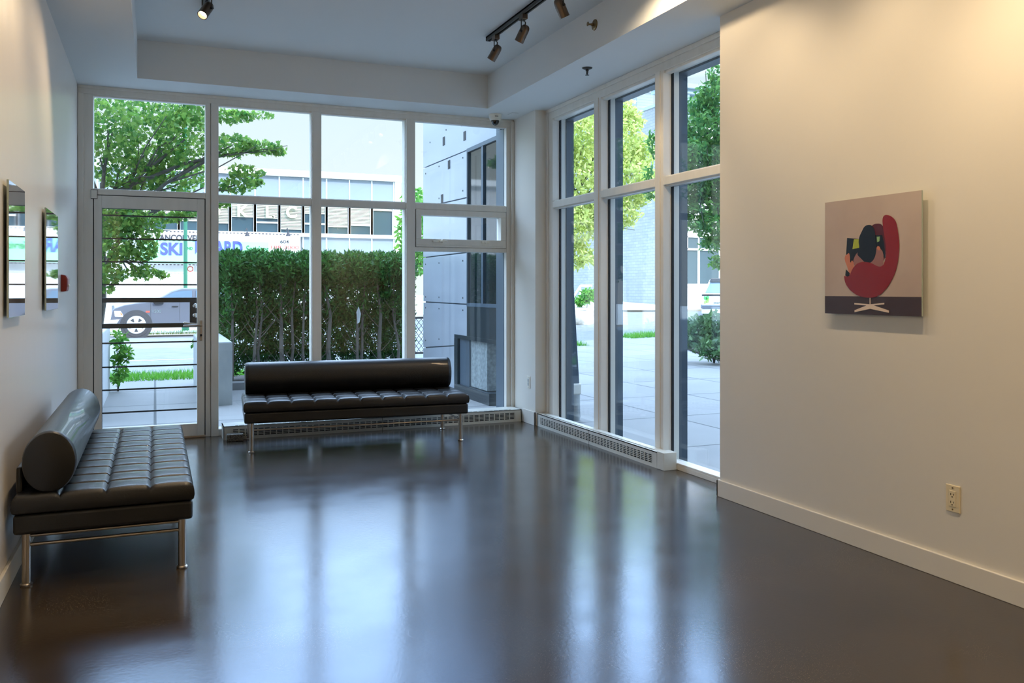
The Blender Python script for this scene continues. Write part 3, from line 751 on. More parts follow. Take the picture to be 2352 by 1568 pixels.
# -- maple by the entrance (crown seen through the door and transom)
rng = np.random.default_rng(3)
YM = 13.6
def pc(x, y, rx, ry, n, Y=YM, dy=0, thick=None):
    c = P(x, y, Y=Y+dy); s = (c.x*SN+c.y*CS)/FPX
    return (tuple(c), (rx*s, (thick if thick else (rx+ry)/2*s), ry*s), n)
cl = [pc(250,300,75,70,620,dy=-.4), pc(345,330,90,75,760,dy=.2), pc(425,320,70,70,520,dy=-.2), pc(300,400,80,45,470), pc(400,400,75,45,430,dy=.3), pc(440,262,55,28,240), pc(340,258,90,28,380,dy=.5),
      pc(530,335,62,26,270,dy=-.3), pc(600,338,52,16,170,dy=-.3), pc(635,346,24,9,60,dy=-.3), pc(560,395,45,16,130,dy=-.2), pc(540,425,50,18,150,dy=-.2), pc(585,420,22,9,50), pc(535,268,48,16,150,dy=.1), pc(590,262,38,9,70,dy=.1), pc(515,468,14,8,30),
      pc(275,500,55,42,420,dy=-.6), pc(262,560,42,45,330,dy=-.7), pc(330,520,48,35,230,dy=-.5), pc(325,575,36,30,200,dy=-.6), pc(255,628,32,28,170,dy=-.7), pc(330,625,40,16,110,dy=-.6), pc(370,630,16,8,30,dy=-.6), pc(380,498,48,12,130,dy=.2), pc(440,490,36,9,70,dy=.2), pc(245,665,16,10,30,dy=-.7),
      pc(150,300,90,90,500), pc(120,420,90,80,420), pc(60,330,80,90,300), pc(180,200,120,50,400), pc(400,180,120,40,350), pc(190,520,60,60,250)]
tb = P(205, 790, Y=13.4); tb.z = -.02
tr = thing('maple_tree', 'leafy maple outside the entrance door, crown filling the pane over the door', 'tree', tuple(tb))
leaves('foliage', [(c, r, int(n*1.25)) for c, r, n in cl], .066, M['maple'], tr, 11, STAR, shell=.2, droop=.15)
lm = limbs(tuple(tb), tuple(P(235, 420, Y=13.5)), [cl[i] for i in (0,1,2,3,4,7,8,11,16,18,21,26,27)], .085, rng, 13)
lm.append(([tuple(P(218,700,Y=13.3)), tuple(P(240,620,Y=13.1)), tuple(P(262,570,Y=13.0)), tuple(P(300,520,Y=13.0))], .05))
branchy('trunk', None, lm, M['bark'], tr)

# -- sunlit tree across the forecourt
def px3(x, y, wdist):
    u = (x-CXP)/FPX; v = (HY-y)/FPX
    return np.array(((u*CS+SN)*wdist, (-u*SN+CS)*wdist, CAMH+v*wdist))
def pw(x, y, rx, ry, n, W, th=None):
    s = W/FPX; return (tuple(px3(x, y, W)), (rx*s, (th or rx)*s, ry*s), n)
rng = np.random.default_rng(5)
cl = [pw(1310,300,70,75,1500,29), pw(1345,420,85,85,2000,29.5), pw(1300,520,70,60,1200,29), pw(1420,330,60,75,1300,30), pw(1450,420,60,60,1100,29.5), pw(1400,490,75,40,900,29.5), pw(1425,250,35,30,280,30), pw(1480,350,25,40,250,30), pw(1320,585,45,32,450,29), pw(1240,420,80,120,1800,30), pw(1180,480,70,110,1300,30.5), pw(1230,300,70,70,900,30), pw(1345,240,40,30,300,29), pw(1460,275,20,22,120,30)]
b3 = px3(1262, 716, 29.5); b3[2] = gh(b3[0], b3[1])
tr = thing('street_tree', 'big sunlit yellow-green street tree beyond the right window wall', 'tree', tuple(b3))
leaves('foliage', [(c, r, int(n*1.7)) for c, r, n in cl], .17, M['sunny'], tr, 21, HEX, shell=.25, droop=.2)
branchy('trunk', None, limbs(tuple(b3), tuple(px3(1290, 420, 29.5)), cl[:11], .16, rng, 11), M['bark'], tr)

# -- shaded green tree near the right edge of the windows
rng = np.random.default_rng(6)
cl = [pw(1625,300,62,55,800,15), pw(1600,360,62,50,760,15), pw(1640,420,55,45,640,15), pw(1585,350,40,35,330,14.6), pw(1600,430,65,30,430,15), pw(1560,380,35,30,260,14.6), pw(1610,480,60,26,380,15), pw(1640,520,40,30,280,14.7), pw(1580,515,40,14,140,14.8), pw(1635,560,25,18,90,14.7), pw(1640,215,34,35,260,15), pw(1640,165,20,28,70,15), pw(1612,225,18,30,60,15), pw(1575,240,22,18,30,15), pw(1560,310,40,35,300,15.2), pw(1550,430,36,30,240,15.2), pw(1570,470,40,26,240,15.2), pw(1615,250,40,30,260,15.3), pw(1645,600,16,16,50,14.7), pw(1560,205,12,20,14,15), pw(1500,330,14,35,70,14.8), pw(1490,420,14,45,90,14.8), pw(1700,350,60,90,900,15.3), pw(1720,480,60,70,600,15.3)]
b3 = px3(1700, 790, 16.6); b3[2] = gh(b3[0], b3[1])
tr = thing('street_tree', 'dark green tree close by, in the last right-hand window panes', 'tree', tuple(b3))
leaves('foliage', [(c, r, int(n*1.7)) for c, r, n in cl], .09, M['deep'], tr, 31, HEX, shell=.2, droop=.3)
branchy('trunk', None, limbs(tuple(b3), tuple(px3(1640, 330, 15.2)), cl[:12], .085, rng, 12), M['bark'], tr)

# -- tree seen in the slit beside the clad wing
rng = np.random.default_rng(8)
cl = [pw(955,540,45,70,900,40), pw(965,600,35,35,400,40), pw(950,470,30,40,350,40)]
b3 = px3(948, 720, 40); b3[2] = gh(b3[0], b3[1])
tr = thing('street_tree', 'distant green street tree glimpsed between hedge and metal-clad wing', 'tree', tuple(b3))
leaves('foliage', cl, .26, M['bright'], tr, 41, HEX)
branchy('trunk', None, limbs(tuple(b3), tuple(px3(952, 540, 40)), cl, .14, rng), M['bark'], tr)

# -- hedge: a row of cedars, each its own
def keep_hedge(pos, rng):
    z = pos[:, 2]; f = np.ones(len(pos))
    low = (z < 1.5); f[low] = .52; f[z < .95] = .5; f[z < .45] = .6
    front = pos[:, 1] < 12.25
    f[front & (z < 1.15)] *= .62
    f[(pos[:, 0] < .84) & (pos[:, 1] < 12.24)] = 0
    hole = np.sin(pos[:, 0]*21.1+1.3+2*np.sin(z*4))*np.sin(z*15.3+pos[:, 0]*5.1) > .62
    f[hole & (z < 1.55)] *= .12
    return rng.random(len(pos)) < f
hx = [.98, 1.30, 1.63, 1.98, 2.30, 2.66, 3.02, 3.30]
pos_word = ['leftmost cedar of the hedge, behind the concrete planter wall', 'second cedar from the left in the hedge', 'third cedar from the left in the hedge, with the palest trunk', 'fourth cedar from the left in the hedge, by the middle mullion',
            'fifth cedar from the left in the hedge, right of the middle mullion', 'sixth cedar from the left in the hedge, with a scrap of plastic caught on it', 'seventh cedar from the left in the hedge', 'rightmost cedar of the hedge beside the metal-clad wing']
for i, x in enumerate(hx):
    rng = np.random.default_rng(100+i)
    t = thing('hedge_cedar', pos_word[i], 'shrub', (x, 12.3, 0), group='cedars of the clipped hedge')
    ht = 1.80+.05*rng.random()+.012*i
    cl = [((x, 12.40, 1.58), (.27, .42, .26), 3600), ((x, 12.50, 1.15), (.26, .38, .45), 3600), ((x+.03, 12.55, .62), (.26, .34, .55), 3000), ((x, 12.7, .95), (.25, .25, .9), 2600)]
    if i in (0, len(hx)-1): cl.append(((x+(-.14 if i == 0 else .1), 12.3, 1.0), (.13, .35, .8), 2200))
    leaves('foliage', [(c, r, int(n*1.45)) for c, r, n in cl], .066, M['cedar'], t, 200+i, SPRIG, shell=.3, droop=-.2, up=.5, keep=keep_hedge)
    pl = []
    for q in range(1+(i % 2)+(i == 2)):
        bx_ = x+(q-.4)*.09+rng.normal()*.02
        p0 = np.array((bx_, 12.1+.05*q, -.05)); p3 = np.array((x+(q-.4)*.16+rng.normal()*.05, 12.28, 1.45))
        p1 = p0*.66+p3*.34+rng.normal(size=3)*.02; p2 = p0*.33+p3*.67+rng.normal(size=3)*.03
        pl.append(([p0, p1, p2, p3], .026+.014*(i in (2, 4, 6))*(q == 0)))
        for _ in range(7):
            s = p0+(p3-p0)*(.12+.6*rng.random()); an = rng.random()*6.28; ln = .2+.25*rng.random()
            tip = s+np.array((math.cos(an)*ln*.7, math.sin(an)*ln*.4-.05, ln*.8))
            pl.append(([s, s*.5+tip*.5+np.array((0, 0, -.02)), tip], .006))
    branchy('trunk', None, pl, M['bark_pale'], t)
kb = MB().box(.81, 3.42, 11.62, 11.80, -.05, .10).build('planter_kerb', M['slab'], bevel=.01)
tag(kb, 'low concrete kerb along the foot of the hedge', 'kerb')
sl = MB().box(.81, 3.44, 11.80, 13.2, -.05, .04).build('hedge_soil', M['soil'], kind='stuff'); tag(sl, 'dark soil bed under the cedar hedge', 'soil')
scp = MB().add([(2.62, 12.0, .98), (2.655, 12.02, 1.06), (2.68, 12.0, .96), (2.66, 11.99, .84), (2.63, 12.01, .82)], [(0,1,2,3,4)])
scp.add([(2.62, 12.03, .98), (2.655, 12.03, 1.06), (2.66, 12.04, .84)], [(0,1,2)])
tag(scp.build('plastic_scrap', M['grey_plastic']), 'scrap of pale plastic snagged on a hedge trunk', 'litter')

M['conc'] = mat('cast_concrete', S(150,156,156), .8, noise=(5, S(176,180,178), (1,1,.4)), bump=(25, .15))
tag(MB().box(.47, .806, 10.15, 12.15, -.05, .715).build('planter_wall', M['conc'], bevel=.018), 'square concrete planter wall right of the entrance path, before the hedge', 'wall')
tag(MB().box(-.92, -.535, 9.35, 12.2, -.05, .83).build('planter_wall', mat('pale_concrete', S(206,208,208), .7, noise=(4, S(196,198,198))), bevel=.015), 'pale concrete planter wall left of the entrance path', 'wall')
cl = [pc(268,800,20,32,230,Y=12.0), pc(270,850,18,28,180,Y=12.0), pc(287,815,16,16,70,Y=12.0), pc(259,880,8,18,60,Y=12.0), pc(268,772,20,16,80,Y=12.2)]
t = thing('shrub', 'bright green shrub spilling over the left edge of the entrance path', 'shrub', (-.44, 12.1, 0))
leaves('foliage', cl, .075, M['bright'], t, 51, HEX, keep=lambda p, r: p[:, 0] > -.475); branchy('stem', None, [([(-.44,12.1,-.02), (-.43,12.1,.3), tuple(P(268,800,Y=12.0))], .012), ([(-.44,12.1,-.02), (-.42,12.1,.2), tuple(P(268,860,Y=12.0))], .01)], M['bark'], t)
cl = [pc(462,790,20,26,110,Y=12.6), pc(466,850,18,24,80,Y=12.6)]
t = thing('shrub', 'leafy shrub peeping past the right stile of the entrance door', 'shrub', (.62, 12.8, 0))
leaves('foliage', cl, .075, M['bright'], t, 52, HEX); branchy('stem', None, [([(.62,12.8,0), (.58,12.7,.3), tuple(P(462,790,Y=12.6))], .012)], M['bark'], t)

# -- clipped shrub in the bed at the far right
rng = np.random.default_rng(9)
cl = [pw(1600,765,48,36,900,15.4), pw(1577,772,28,28,330,15.5), pw(1655,760,55,44,1100,15.2), pw(1570,770,24,28,260,15.6), pw(1640,800,40,24,420,14.9), pw(1700,770,50,48,700,15)]
b3 = px3(1640, 815, 15.2); b3[2] = 0
t = thing('shrub', 'glossy grey-green shrub in the planting bed outside the last right pane', 'shrub', tuple(b3))
leaves('foliage', cl, .105, M['shrub'], t, 61, HEX, shell=.5, up=.7)
branchy('stem', None, [([tuple(b3), tuple(px3(1630, 790, 15.2)), tuple(px3(1600, 760, 15.3))], .015), ([tuple(b3), tuple(px3(1650, 790, 15.2)), tuple(px3(1660, 750, 15.2))], .015)], M['bark'], t)
g4 = [P(1531, 783, Z=.012), P(1700, 845, Z=.012), P(1800, 790, Z=.012), P(1560, 770, Z=.012)]
tag(MB().prism([tuple(p) for p in g4], (0, 0, .03)).build('planting_bed', M['soil'], kind='stuff'), 'dark soil of the planting bed under the shrub', 'soil')

# -- grass strips
def grass(label, x0, x1, y0, y1, n, hgt, seed, tilt=0.0):
    rng = np.random.default_rng(seed)
    u = rng.random(n); v = rng.random(n)
    e = 1-np.abs(2*v-1)**2.5*.25*rng.random(n)
    x = x0+(x1-x0)*u; y = y0+(y1-y0)*v+tilt*(x-x0)
    hh = hgt*(.5+.6*rng.random(n))*np.minimum(1, 6*np.minimum(u, 1-u)+.35)
    an = rng.random(n)*6.28; lean = rng.normal(size=(n, 2))*.35*hh[:, None]
    vs = []; fs = []
    for i in range(n):
        z = gh(x[i], y[i]); dx, dy = math.cos(an[i])*.008, math.sin(an[i])*.008
        vs += [(x[i]-dx, y[i]-dy, z-.02), (x[i]+dx, y[i]+dy, z-.02), (x[i]+lean[i,0], y[i]+lean[i,1], z+hh[i])]; fs.append((3*i, 3*i+1, 3*i+2))
    o = MB().add(vs, fs).build('grass', M['grass'], kind='stuff'); tag(o, label, 'grass')
grass('bright grass verge across the end of the entrance path', -2.5, 4.5, 13.35, 14.65, 9000, .10, 1)
ga, gb = P(1296, 787, Z=0), P(1340, 787, Z=0)
grass('small grass tuft beyond the forecourt, left of the slim right mullion', ga.x-.5, gb.x, ga.y-.1, ga.y+.7, 900, .16, 2, (gb.y-ga.y)/(gb.x-ga.x))
ga, gb = P(1446, 774, Z=0), P(1570, 770, Z=0)
grass('grass strip beyond the forecourt beside the planting bed', ga.x, gb.x, ga.y-.1, ga.y+.8, 1600, .18, 3, (gb.y-ga.y)/(gb.x-ga.x))

# ------------------------------------------------------------------ metal-clad wing beside the forecourt
M['zinc'] = mat('zinc_panel', S(174,181,190), .33, metal=.3, noise=(1.3, S(188,194,202), (1,.5,2)), bump=(2, .03))
M['darkglass'] = mat('dark_glass', S(24,34,36), .04, spec=.35)
M['darkpanel'] = mat('dark_panel', S(44,52,56), .35, metal=.2)
M['granite'] = mat('granite', S(150,158,158), .55, noise=(26, S(112,120,120)))
XW = 3.45
wing = thing('clad_wing', 'zinc-clad wing wall with dark window on a concrete pier outside the corner', 'wall', (XW+.2, 10, 0))
yN, yC, yF = 8.70, 9.71, 11.52
def zpan(y0, y1, polys):
    return MB().prism([(XW, a, b) for a, b in polys], (.03, 0, 0)).build('cladding_panel', M['zinc'], wing, bevel=.002)
g = .008
zpan(0, 0, [(yF, 2.99+g), (yN-.03, 2.955+g), (yN-.03, 4.4), (yF, 4.4)])
zpan(0, 0, [(yF, 2.37+.06), (10.6, 2.37+.06), (yC, 2.41), (yC, 2.97-g), (yF, 2.99-g)])
zpan(0, 0, [(yF, 1.745+g), (yC, 1.745+g), (yC, 2.41-2*g), (10.6, 2.43-2*g), (yF, 2.43-2*g)])
zpan(0, 0, [(yF, 1.13+g), (yC, 1.123+g), (yC, 1.745-g), (yF, 1.745-g)])
zpan(0, 0, [(yF, .492+g), (10.18, .60+g), (10.18, .745), (yC, .745), (yC, 1.123-g), (yF, 1.13-g)])
zpan(0, 0, [(yF, -.02), (10.18, -.02), (10.18, .60-g), (yF, .492-g)])
MB().box(XW+.03, XW+.45, yC-.01, yF-.01, .0, 4.4).box(XW+.03, XW+.45, yN, yC, 2.98, 4.4).build('wall_core', M['capext'], wing)
wf = MB().box(XW-.004, XW+.06, yN, yC, 1.10, 1.14).box(XW-.004, XW+.06, yN, yC, 2.94, 2.985).box(XW-.004, XW+.06, yC-.03, yC, 1.14, 2.94).box(XW-.004, XW+.06, yN, yN+.03, 1.14, 2.94).box(XW+.0, XW+.06, 9.16, 9.22, 1.14, 2.94).build('window_frame', M['capext'], wing)
MB().box(XW+.02, XW+.03, yN+.03, yC-.03, 1.14, 2.94).build('pane', M['darkglass'], wf)
MB().box(XW+.03, XW+.45, yN+.02, yC-.01, 1.0, 1.12).box(XW+.43, XW+.46, yN+.02, yC, 1.1, 3.0).build('back_panel', M['darkpanel'], wing)
MB().box(XW, XW+.45, yN, yC, .745, 1.098).box(XW, XW+.45, yN, 10.18, .70, .745).build('spandrel_panel', M['darkpanel'], wing, bevel=.002)
MB().box(XW+.05, XW+.34, 9.16, 10.05, .14, .70).build('pier', M['granite'], wing, bevel=.004)
MB().box(XW-.002, XW+.36, 8.96, 10.18, -.02, .135).box(XW-.002, XW+.05, 10.05, 10.18, .135, .70).build('plinth', M['darkpanel'], wing, bevel=.003)
m_ = MB()
for yy, zz in ((11.2,3.3),(10.5,3.35),(9.9,3.3),(9.3,3.3),(11.4,2.9),(10.8,2.92),(9.85,2.9),(10.8,2.5),(9.85,2.5),(11.4,1.85),(10.8,1.85),(9.85,1.85),(11.4,1.65),(10.8,1.65),(9.85,1.65),(11.4,1.2),(10.8,1.2),(9.85,1.2),(11.4,1.05),(10.8,1.05),(9.85,1.05),(11.4,.6),(10.8,.65)):
    MB().cyl((XW-.004, yy, zz), (XW+.002, yy, zz), .011, n=10).build('fixing_screw', M['gasket'], wing)
m_ = MB()
for px_, py_ in ((1019, 324), (1067, 312), (1031, 378), (1015, 456)):
    c = P(px_, py_, X=XW-.003); MB().box(XW-.004, XW-.001, c.y-.042, c.y+.042, c.z-.055, c.z+.055).build('scuff_patch', M['gasket'], wing)

# tapered dark fin at the outside of the corner
fin = thing('steel_fin', 'dark tapered steel fin rising outside the corner of the right windows', 'column', (3.78, 7.75, 0))
c0 = P(1284, 960, Y=8.0); 
MB().prism([(3.66, 7.62, .03), (3.905, 7.62, .03), (3.895, 7.62, .34), (3.79, 7.62, 2.0), (3.79, 7.62, 4.4), (3.66, 7.62, 4.4)], (0, .12, 0)).build('fin_blade', M['capext'], fin, bevel=.004)
MB().box(3.80, 3.91, 7.60, 7.74, .26, .37).build('base_shoe', M['white_plastic'], fin, bevel=.015)
MB().cyl((3.86, 7.66, -.03), (3.86, 7.66, .26), .055, n=24).build('base_post', M['conc'], fin, smooth=True)
MB().box(3.287, 3.66, 8.125, 8.34, 0, 2.945).box(3.287, 3.66, 8.22, 8.34, 2.945, 4.4).box(3.50, 3.66, 7.5, 8.36, 0, 4.4).build('trim_2', M['capext'], bevel=.004, **struct)
MB().box(-1.3, 3.3, 8.21, 8.24, 3.03, 3.7).build('trim_3', M['capext'], **struct)

# lattice fence in the slit
lf = thing('lattice_fence', 'diamond lattice fence panel glimpsed at the right end of the hedge', 'fence', (4.9, 16.5, 0))
m_ = MB()
for i in range(14):
    x = 4.2+i*.1
    m_.bar((x, 16.5, .05), (x+.5, 16.5, .72), .014, .008); m_.bar((x+.5, 16.515, .05), (x, 16.515, .72), .014, .008)
m_.build('lattice', M['black'], lf)
MB().box(4.2, 6.1, 16.48, 16.54, .72, .76).box(4.2, 6.1, 16.48, 16.54, .02, .06).build('fence_rail', M['black'], lf)

# ------------------------------------------------------------------ white commercial building across the street
FY = 44.0
M['facade'] = mat('facade_white', S(236,234,228), .7)
M['fpanel'] = mat('facade_panel', S(130,140,147), .6)
M['wglass'] = mat('street_window_glass', S(58,76,82), .12, spec=.7)
M['blind'] = mat('window_blind', S(176,172,150), .6)
M['cream'] = mat('cream_letter', S(250,248,200), .6)
M['concblock'] = brick_mat('painted_block', S(238,236,232), S(240,238,234), S(205,205,203), .8, .4, .02, .8)
fx = lambda x, y: P(x, y, Y=FY)
zt_, zp = fx(700, 394).z, fx(700, 408).z
xr, xl = fx(918, 450).x, -14.0
bld = thing('commercial_building', 'low white two-storey commercial building across the street with a banner sign', 'building', ((xl+xr)/2, FY+4, -.5))
zw1, zw0 = fx(700, 467).z, fx(700, 536).z
MB().box(xl, xr, FY, FY+9, -.7, zt_-.05).build('wall_block', M['concblock'], bld)
MB().box(xl, xr+.15, FY-.35, FY+9, zp, zt_).build('parapet', M['facade'], bld)
MB().box(fx(905, 450).x, xr, FY-.25, FY, -.6, zp).build('pilaster', M['facade'], bld)
xs = [fx(x_, 500).x for x_ in (903, 853, 801.5, 750, 695, 640.5, 585, 528)]
st = (xs[0]-xs[-1])/7
xs = [xs[0]-st*i for i in range(18)]
xend = xs[-1]
MB().box(xend, xs[0]+.05, FY-.12, FY, zw1, zp-.02).box(fx(692, 560).x, xs[0]+.05, FY-.12, FY, fx(800, 640).z, zw0-.18).build('panel_band', M['fpanel'], bld)
m_ = MB()
for x in xs: m_.box(x-.03, x+.03, FY-.14, FY-.1, zw1, zp-.02)
for x in xs[:5]: m_.box(x-.03, x+.03, FY-.14, FY-.1, fx(800, 640).z, zw0-.2)
m_.build('panel_joint', M['facade'], bld)
MB().box(xend, xs[0]+.1, FY-.3, FY, zw0-.18, zw0).build('sill_band', M['facade'], bld)
random.seed(4)
drops = {0: (.12, 0), 1: (.62, .06), 2: (.72, 0), 3: (.3, 0), 4: (.84, 0), 5: (.50, 0), 6: (.48, .0), 7: (.7, 0)}
for i in range(17):
    x1, x0 = xs[i], xs[i+1]
    wn = MB().box(x0-.06, x0+.07, FY-.16, FY, zw0, zw1).box(x1-.07, x1+.06, FY-.16, FY, zw0, zw1).box(x0, x1, FY-.16, FY, zw1-.06, zw1+.06).build('window', M['facade'], bld)
    MB().box(x0+.06, x1-.06, FY-.04, FY-.02, zw0, zw1-.05).build('pane', M['wglass'], wn)
    dr, sl_ = drops.get(i, (.35+.4*random.random(), 0))
    H = zw1-zw0; zb_ = zw1-H*dr
    m_ = MB(); k = max(2, int(14*dr*1.4))
    for q in range(k):
        zz = zw1-.08-(zw1-.08-zb_)*q/k; m_.box(x0+.09, x1-.09, FY-.10, FY-.06, zz-.052, zz)
    m_.box(x0+.08, x1-.08, FY-.11, FY-.05, zb_-.07, zb_)
    m_.build('blind', M['blind'], wn)
    if i in (1, 5, 3): MB().box(x0+.06, x1-.06, FY-.12, FY-.03, zw0+H*.30, zw0+H*.35).build('glazing_bar', M['facade'], wn)
# letters in the upper windows
for ch, px_ in (('O', 490), ('K', 555), ('L', 617), ('.', 627), ('C', 668), ('A', 722)):
    c = fx(px_, 500)
    zc = fx(px_, 498 if px_ < 600 else 500).z
    lettering(ch, .78, M['cream'], bld, (c.x, FY-.22, zc), extrude=.03, bold=.02, align='CENTER', name='window_letter')
# banner sign
M['bannerw'] = mat('banner_white', S(240,238,236), .5); M['bannerg'] = mat('banner_green', S(150,226,170), .5)
M['txt_grey'] = mat('sign_grey', S(52,48,52), .6); M['txt_blue'] = mat('sign_violet', S(70,76,176), .6); M['txt_green'] = mat('sign_green', S(30,110,64), .6); M['txt_red'] = mat('sign_red', S(196,80,64), .6)
YS = FY-.52
fs_ = lambda x, y: P(x, y, Y=YS)
sx0, sx1 = fs_(318, 550).x, fs_(690, 550).x
sz1, sz0 = fs_(510, 537).z, fs_(510, 606).z
sg = thing('banner_sign', 'long white and green shop banner with violet lettering across the street', 'sign', ((sx0+sx1)/2, YS, sz0))
MB().box(sx0, sx1, YS, YS+.12, sz0, sz1).build('banner_panel', M['bannerw'], sg)
MB().box(sx0+.1, fs_(617, 550).x, YS-.01, YS, sz0, fs_(430, 552).z).build('green_field', M['bannerg'], sg)
m_ = MB()
k = 44
for q in range(k):
    x = sx0+(sx1-sx0)*q/k
    for zz in (sz1+.05, sz0-.06): m_.box(x, x+(sx1-sx0)/k*.55, YS-.02, YS, zz-.025, zz+.025)
m_.build('banner_lacing', M['txt_grey'], sg)
for q in range(4): MB().box(sx0+.8+q*2, sx0+.9+q*2, YS+.12, FY-.1, sz1-.3, sz1-.2).build('mounting_bar', M['txt_grey'], sg)
def word(text, px0, px1, pyb, h, m, bold=.0, y=0, shear=0):
    a, b = fs_(px0, pyb), fs_(px1, pyb)
    o = lettering(text, h/.72, m, sg, (a.x, YS-.03-y, a.z), bold=bold, shear=shear)
    wdt = max(v.co.x for v in o.data.vertices)-min(v.co.x for v in o.data.vertices)
    f = (b.x-a.x)/max(wdt, 1e-4); ax = a.x-OFF[o.name].x
    for v in o.data.vertices: v.co.x = ax+(v.co.x-ax)*f
    return o
hpx = lambda n: n*(FY*SN*0+42.5)/FPX
word('VANCOUVER', 356, 462, 551.5, hpx(13), M['txt_grey'], .012)
word('SKI', 368, 419, 584, hpx(26), M['txt_blue'], .03)
word('AND', 424, 443, 573, hpx(6), M['txt_green'], .004)
word('BOARD', 447, 556, 582, hpx(29), M['txt_blue'], .035)
word('Services', 563, 616, 579, hpx(16), M['txt_green'], .004, shear=.25)
word('604', 643, 663, 558.5, hpx(8), M['txt_grey'], .003)
word('188 2000', 619, 682, 571, hpx(8), M['txt_red'], .0)
m_ = MB(); sk = [(343,566),(349,574),(352,566),(356,560),(359,553),(360,545),(363,553),(360,566),(358,577),(352,580),(345,576)]
m_.prism([tuple(fs_(*q)) for q in sk], (0, -.02, 0)); m_.build('skier_mark', M['txt_green'], sg)
for px_ in (565, 658):
    t = thing('sign_lamp', 'small gooseneck lamp over the ' + ('violet lettering' if px_ == 565 else 'number') + ' on the shop banner', 'lamp', tuple(fs_(px_, 536)))
    a = fs_(px_, 532)
    MB().tube([(a.x, FY-.1, a.z+.05), (a.x, YS-.3, a.z+.15), (a.x, YS-.55, a.z+.05), (a.x, YS-.6, a.z-.08)], .02, 8).build('arm', M['txt_grey'], t)
    MB().lathe((a.x, YS-.6, a.z-.05), (a.x, YS-.6, a.z-.25), [(0, .04), (.4, .07), (1, .12)], 16).build('shade', M['txt_grey'], t, smooth=True)
ns = fx(437, 619)
np_ = thing('parking_sign', 'small white street notice with a red ring on the white wall opposite', 'sign', tuple(ns))
MB().box(ns.x-.16, ns.x+.16, FY-.04, FY, ns.z-.26, ns.z+.26).build('plate', M['bannerw'], np_)
MB().lathe((ns.x, FY-.05, ns.z+.03), (ns.x, FY-.04, ns.z+.03), [(0, .10), (0, .14), (1, .14), (1, .10)], 24, caps=False).build('ring', M['txt_red'], np_)

M['polegreen'] = mat('pole_green', S(46,112,86), .5)
gp = P(426, 700, Y=39.5); gz = gh(gp.x, gp.y)
lp = thing('street_pole', 'green steel street pole standing behind the parked pickup', 'pole', (gp.x, gp.y, gz))
MB().lathe((gp.x, gp.y, gz), (gp.x, gp.y, 9.5), [(0, .085), (1, .07)], 18).build('shaft', M['polegreen'], lp, smooth=True)
MB().lathe((gp.x, gp.y, gz), (gp.x, gp.y, gz+.5), [(0, .16), (.9, .15), (1, .1)], 18).build('base', M['polegreen'], lp, smooth=True)
MB().tube([(gp.x, gp.y, 9.4), (gp.x, gp.y-1.2, 9.9), (gp.x, gp.y-2.4, 10)], .05, 10).build('arm', M['polegreen'], lp)

# ------------------------------------------------------------------ pickup truck
M['carpaint'] = mat('silver_paint', S(104,106,114), .3, metal=.3, coat=.6)
M['tyre'] = mat('tyre', S(60,60,62), .8); M['rim'] = mat('rim', S(226,226,224), .3, metal=.6); M['lampglass'] = mat('lamp_glass', S(220,230,236), .1); M['amber'] = mat('amber', S(220,130,70), .3)
M['carglass'] = mat('car_glass', S(96,116,132), .08, spec=.6)
TY = 36.0
tx = lambda x, y, d=0: tuple(P(x, y, Y=TY)+Vector((0, d, 0)))
wc = P(313, 746, Y=TY); gz = gh(wc.x, TY+1)-.05
xb = P(258, 745, Y=TY).x; xe = xb+5.75
wr = (wc.z-gz)
tk = thing('pickup_truck', 'silver pickup truck parked across the street, seen side-on through the door', 'truck', (xb+2.8, TY+.95, gz))
Z = lambda y: P(313, y, Y=TY).z
prof = [tx(259,752), tx(252,741), tx(256,722), tx(259,711), tx(264,707), tx(285,700), tx(312,695.5), tx(350,692), tx(440,690)]
zb1 = P(440, 690, Y=TY).z
prof += [(xe, TY, zb1+.02), (xe, TY, gz+.55), (xb+.9, TY, gz+.45)]
MB().prism(prof, (0, 1.95, 0)).build('body', M['carpaint'], tk, bevel=.04, seg=3)
cabx = P(354, 691, Y=TY).x; cz = P(440, 661, Y=TY).z
c0 = [(cabx, TY+.08, zb1-.02), (cabx+.62, TY+.14, cz-.12), (cabx+1.0, TY+.16, cz), (cabx+2.5, TY+.16, cz), (cabx+2.75, TY+.14, cz-.06), (cabx+2.95, TY+.08, zb1-.02)]
MB().prism(c0, (0, 1.75, 0)).build('cab', M['carpaint'], tk, bevel=.05, seg=3)
MB().prism([(cabx+.18, TY+.06, zb1+.04), (cabx+.72, TY+.10, cz-.16), (cabx+1.05, TY+.10, cz-.10), (cabx+1.38, TY+.10, cz-.10), (cabx+1.38, TY+.06, zb1+.04)], (0, .06, 0)).build('side_window', M['carglass'], tk)
MB().prism([(cabx+1.52, TY+.06, zb1+.04), (cabx+1.52, TY+.10, cz-.10), (cabx+2.45, TY+.10, cz-.10), (cabx+2.65, TY+.06, zb1+.04)], (0, .06, 0)).build('side_window', M['carglass'], tk)
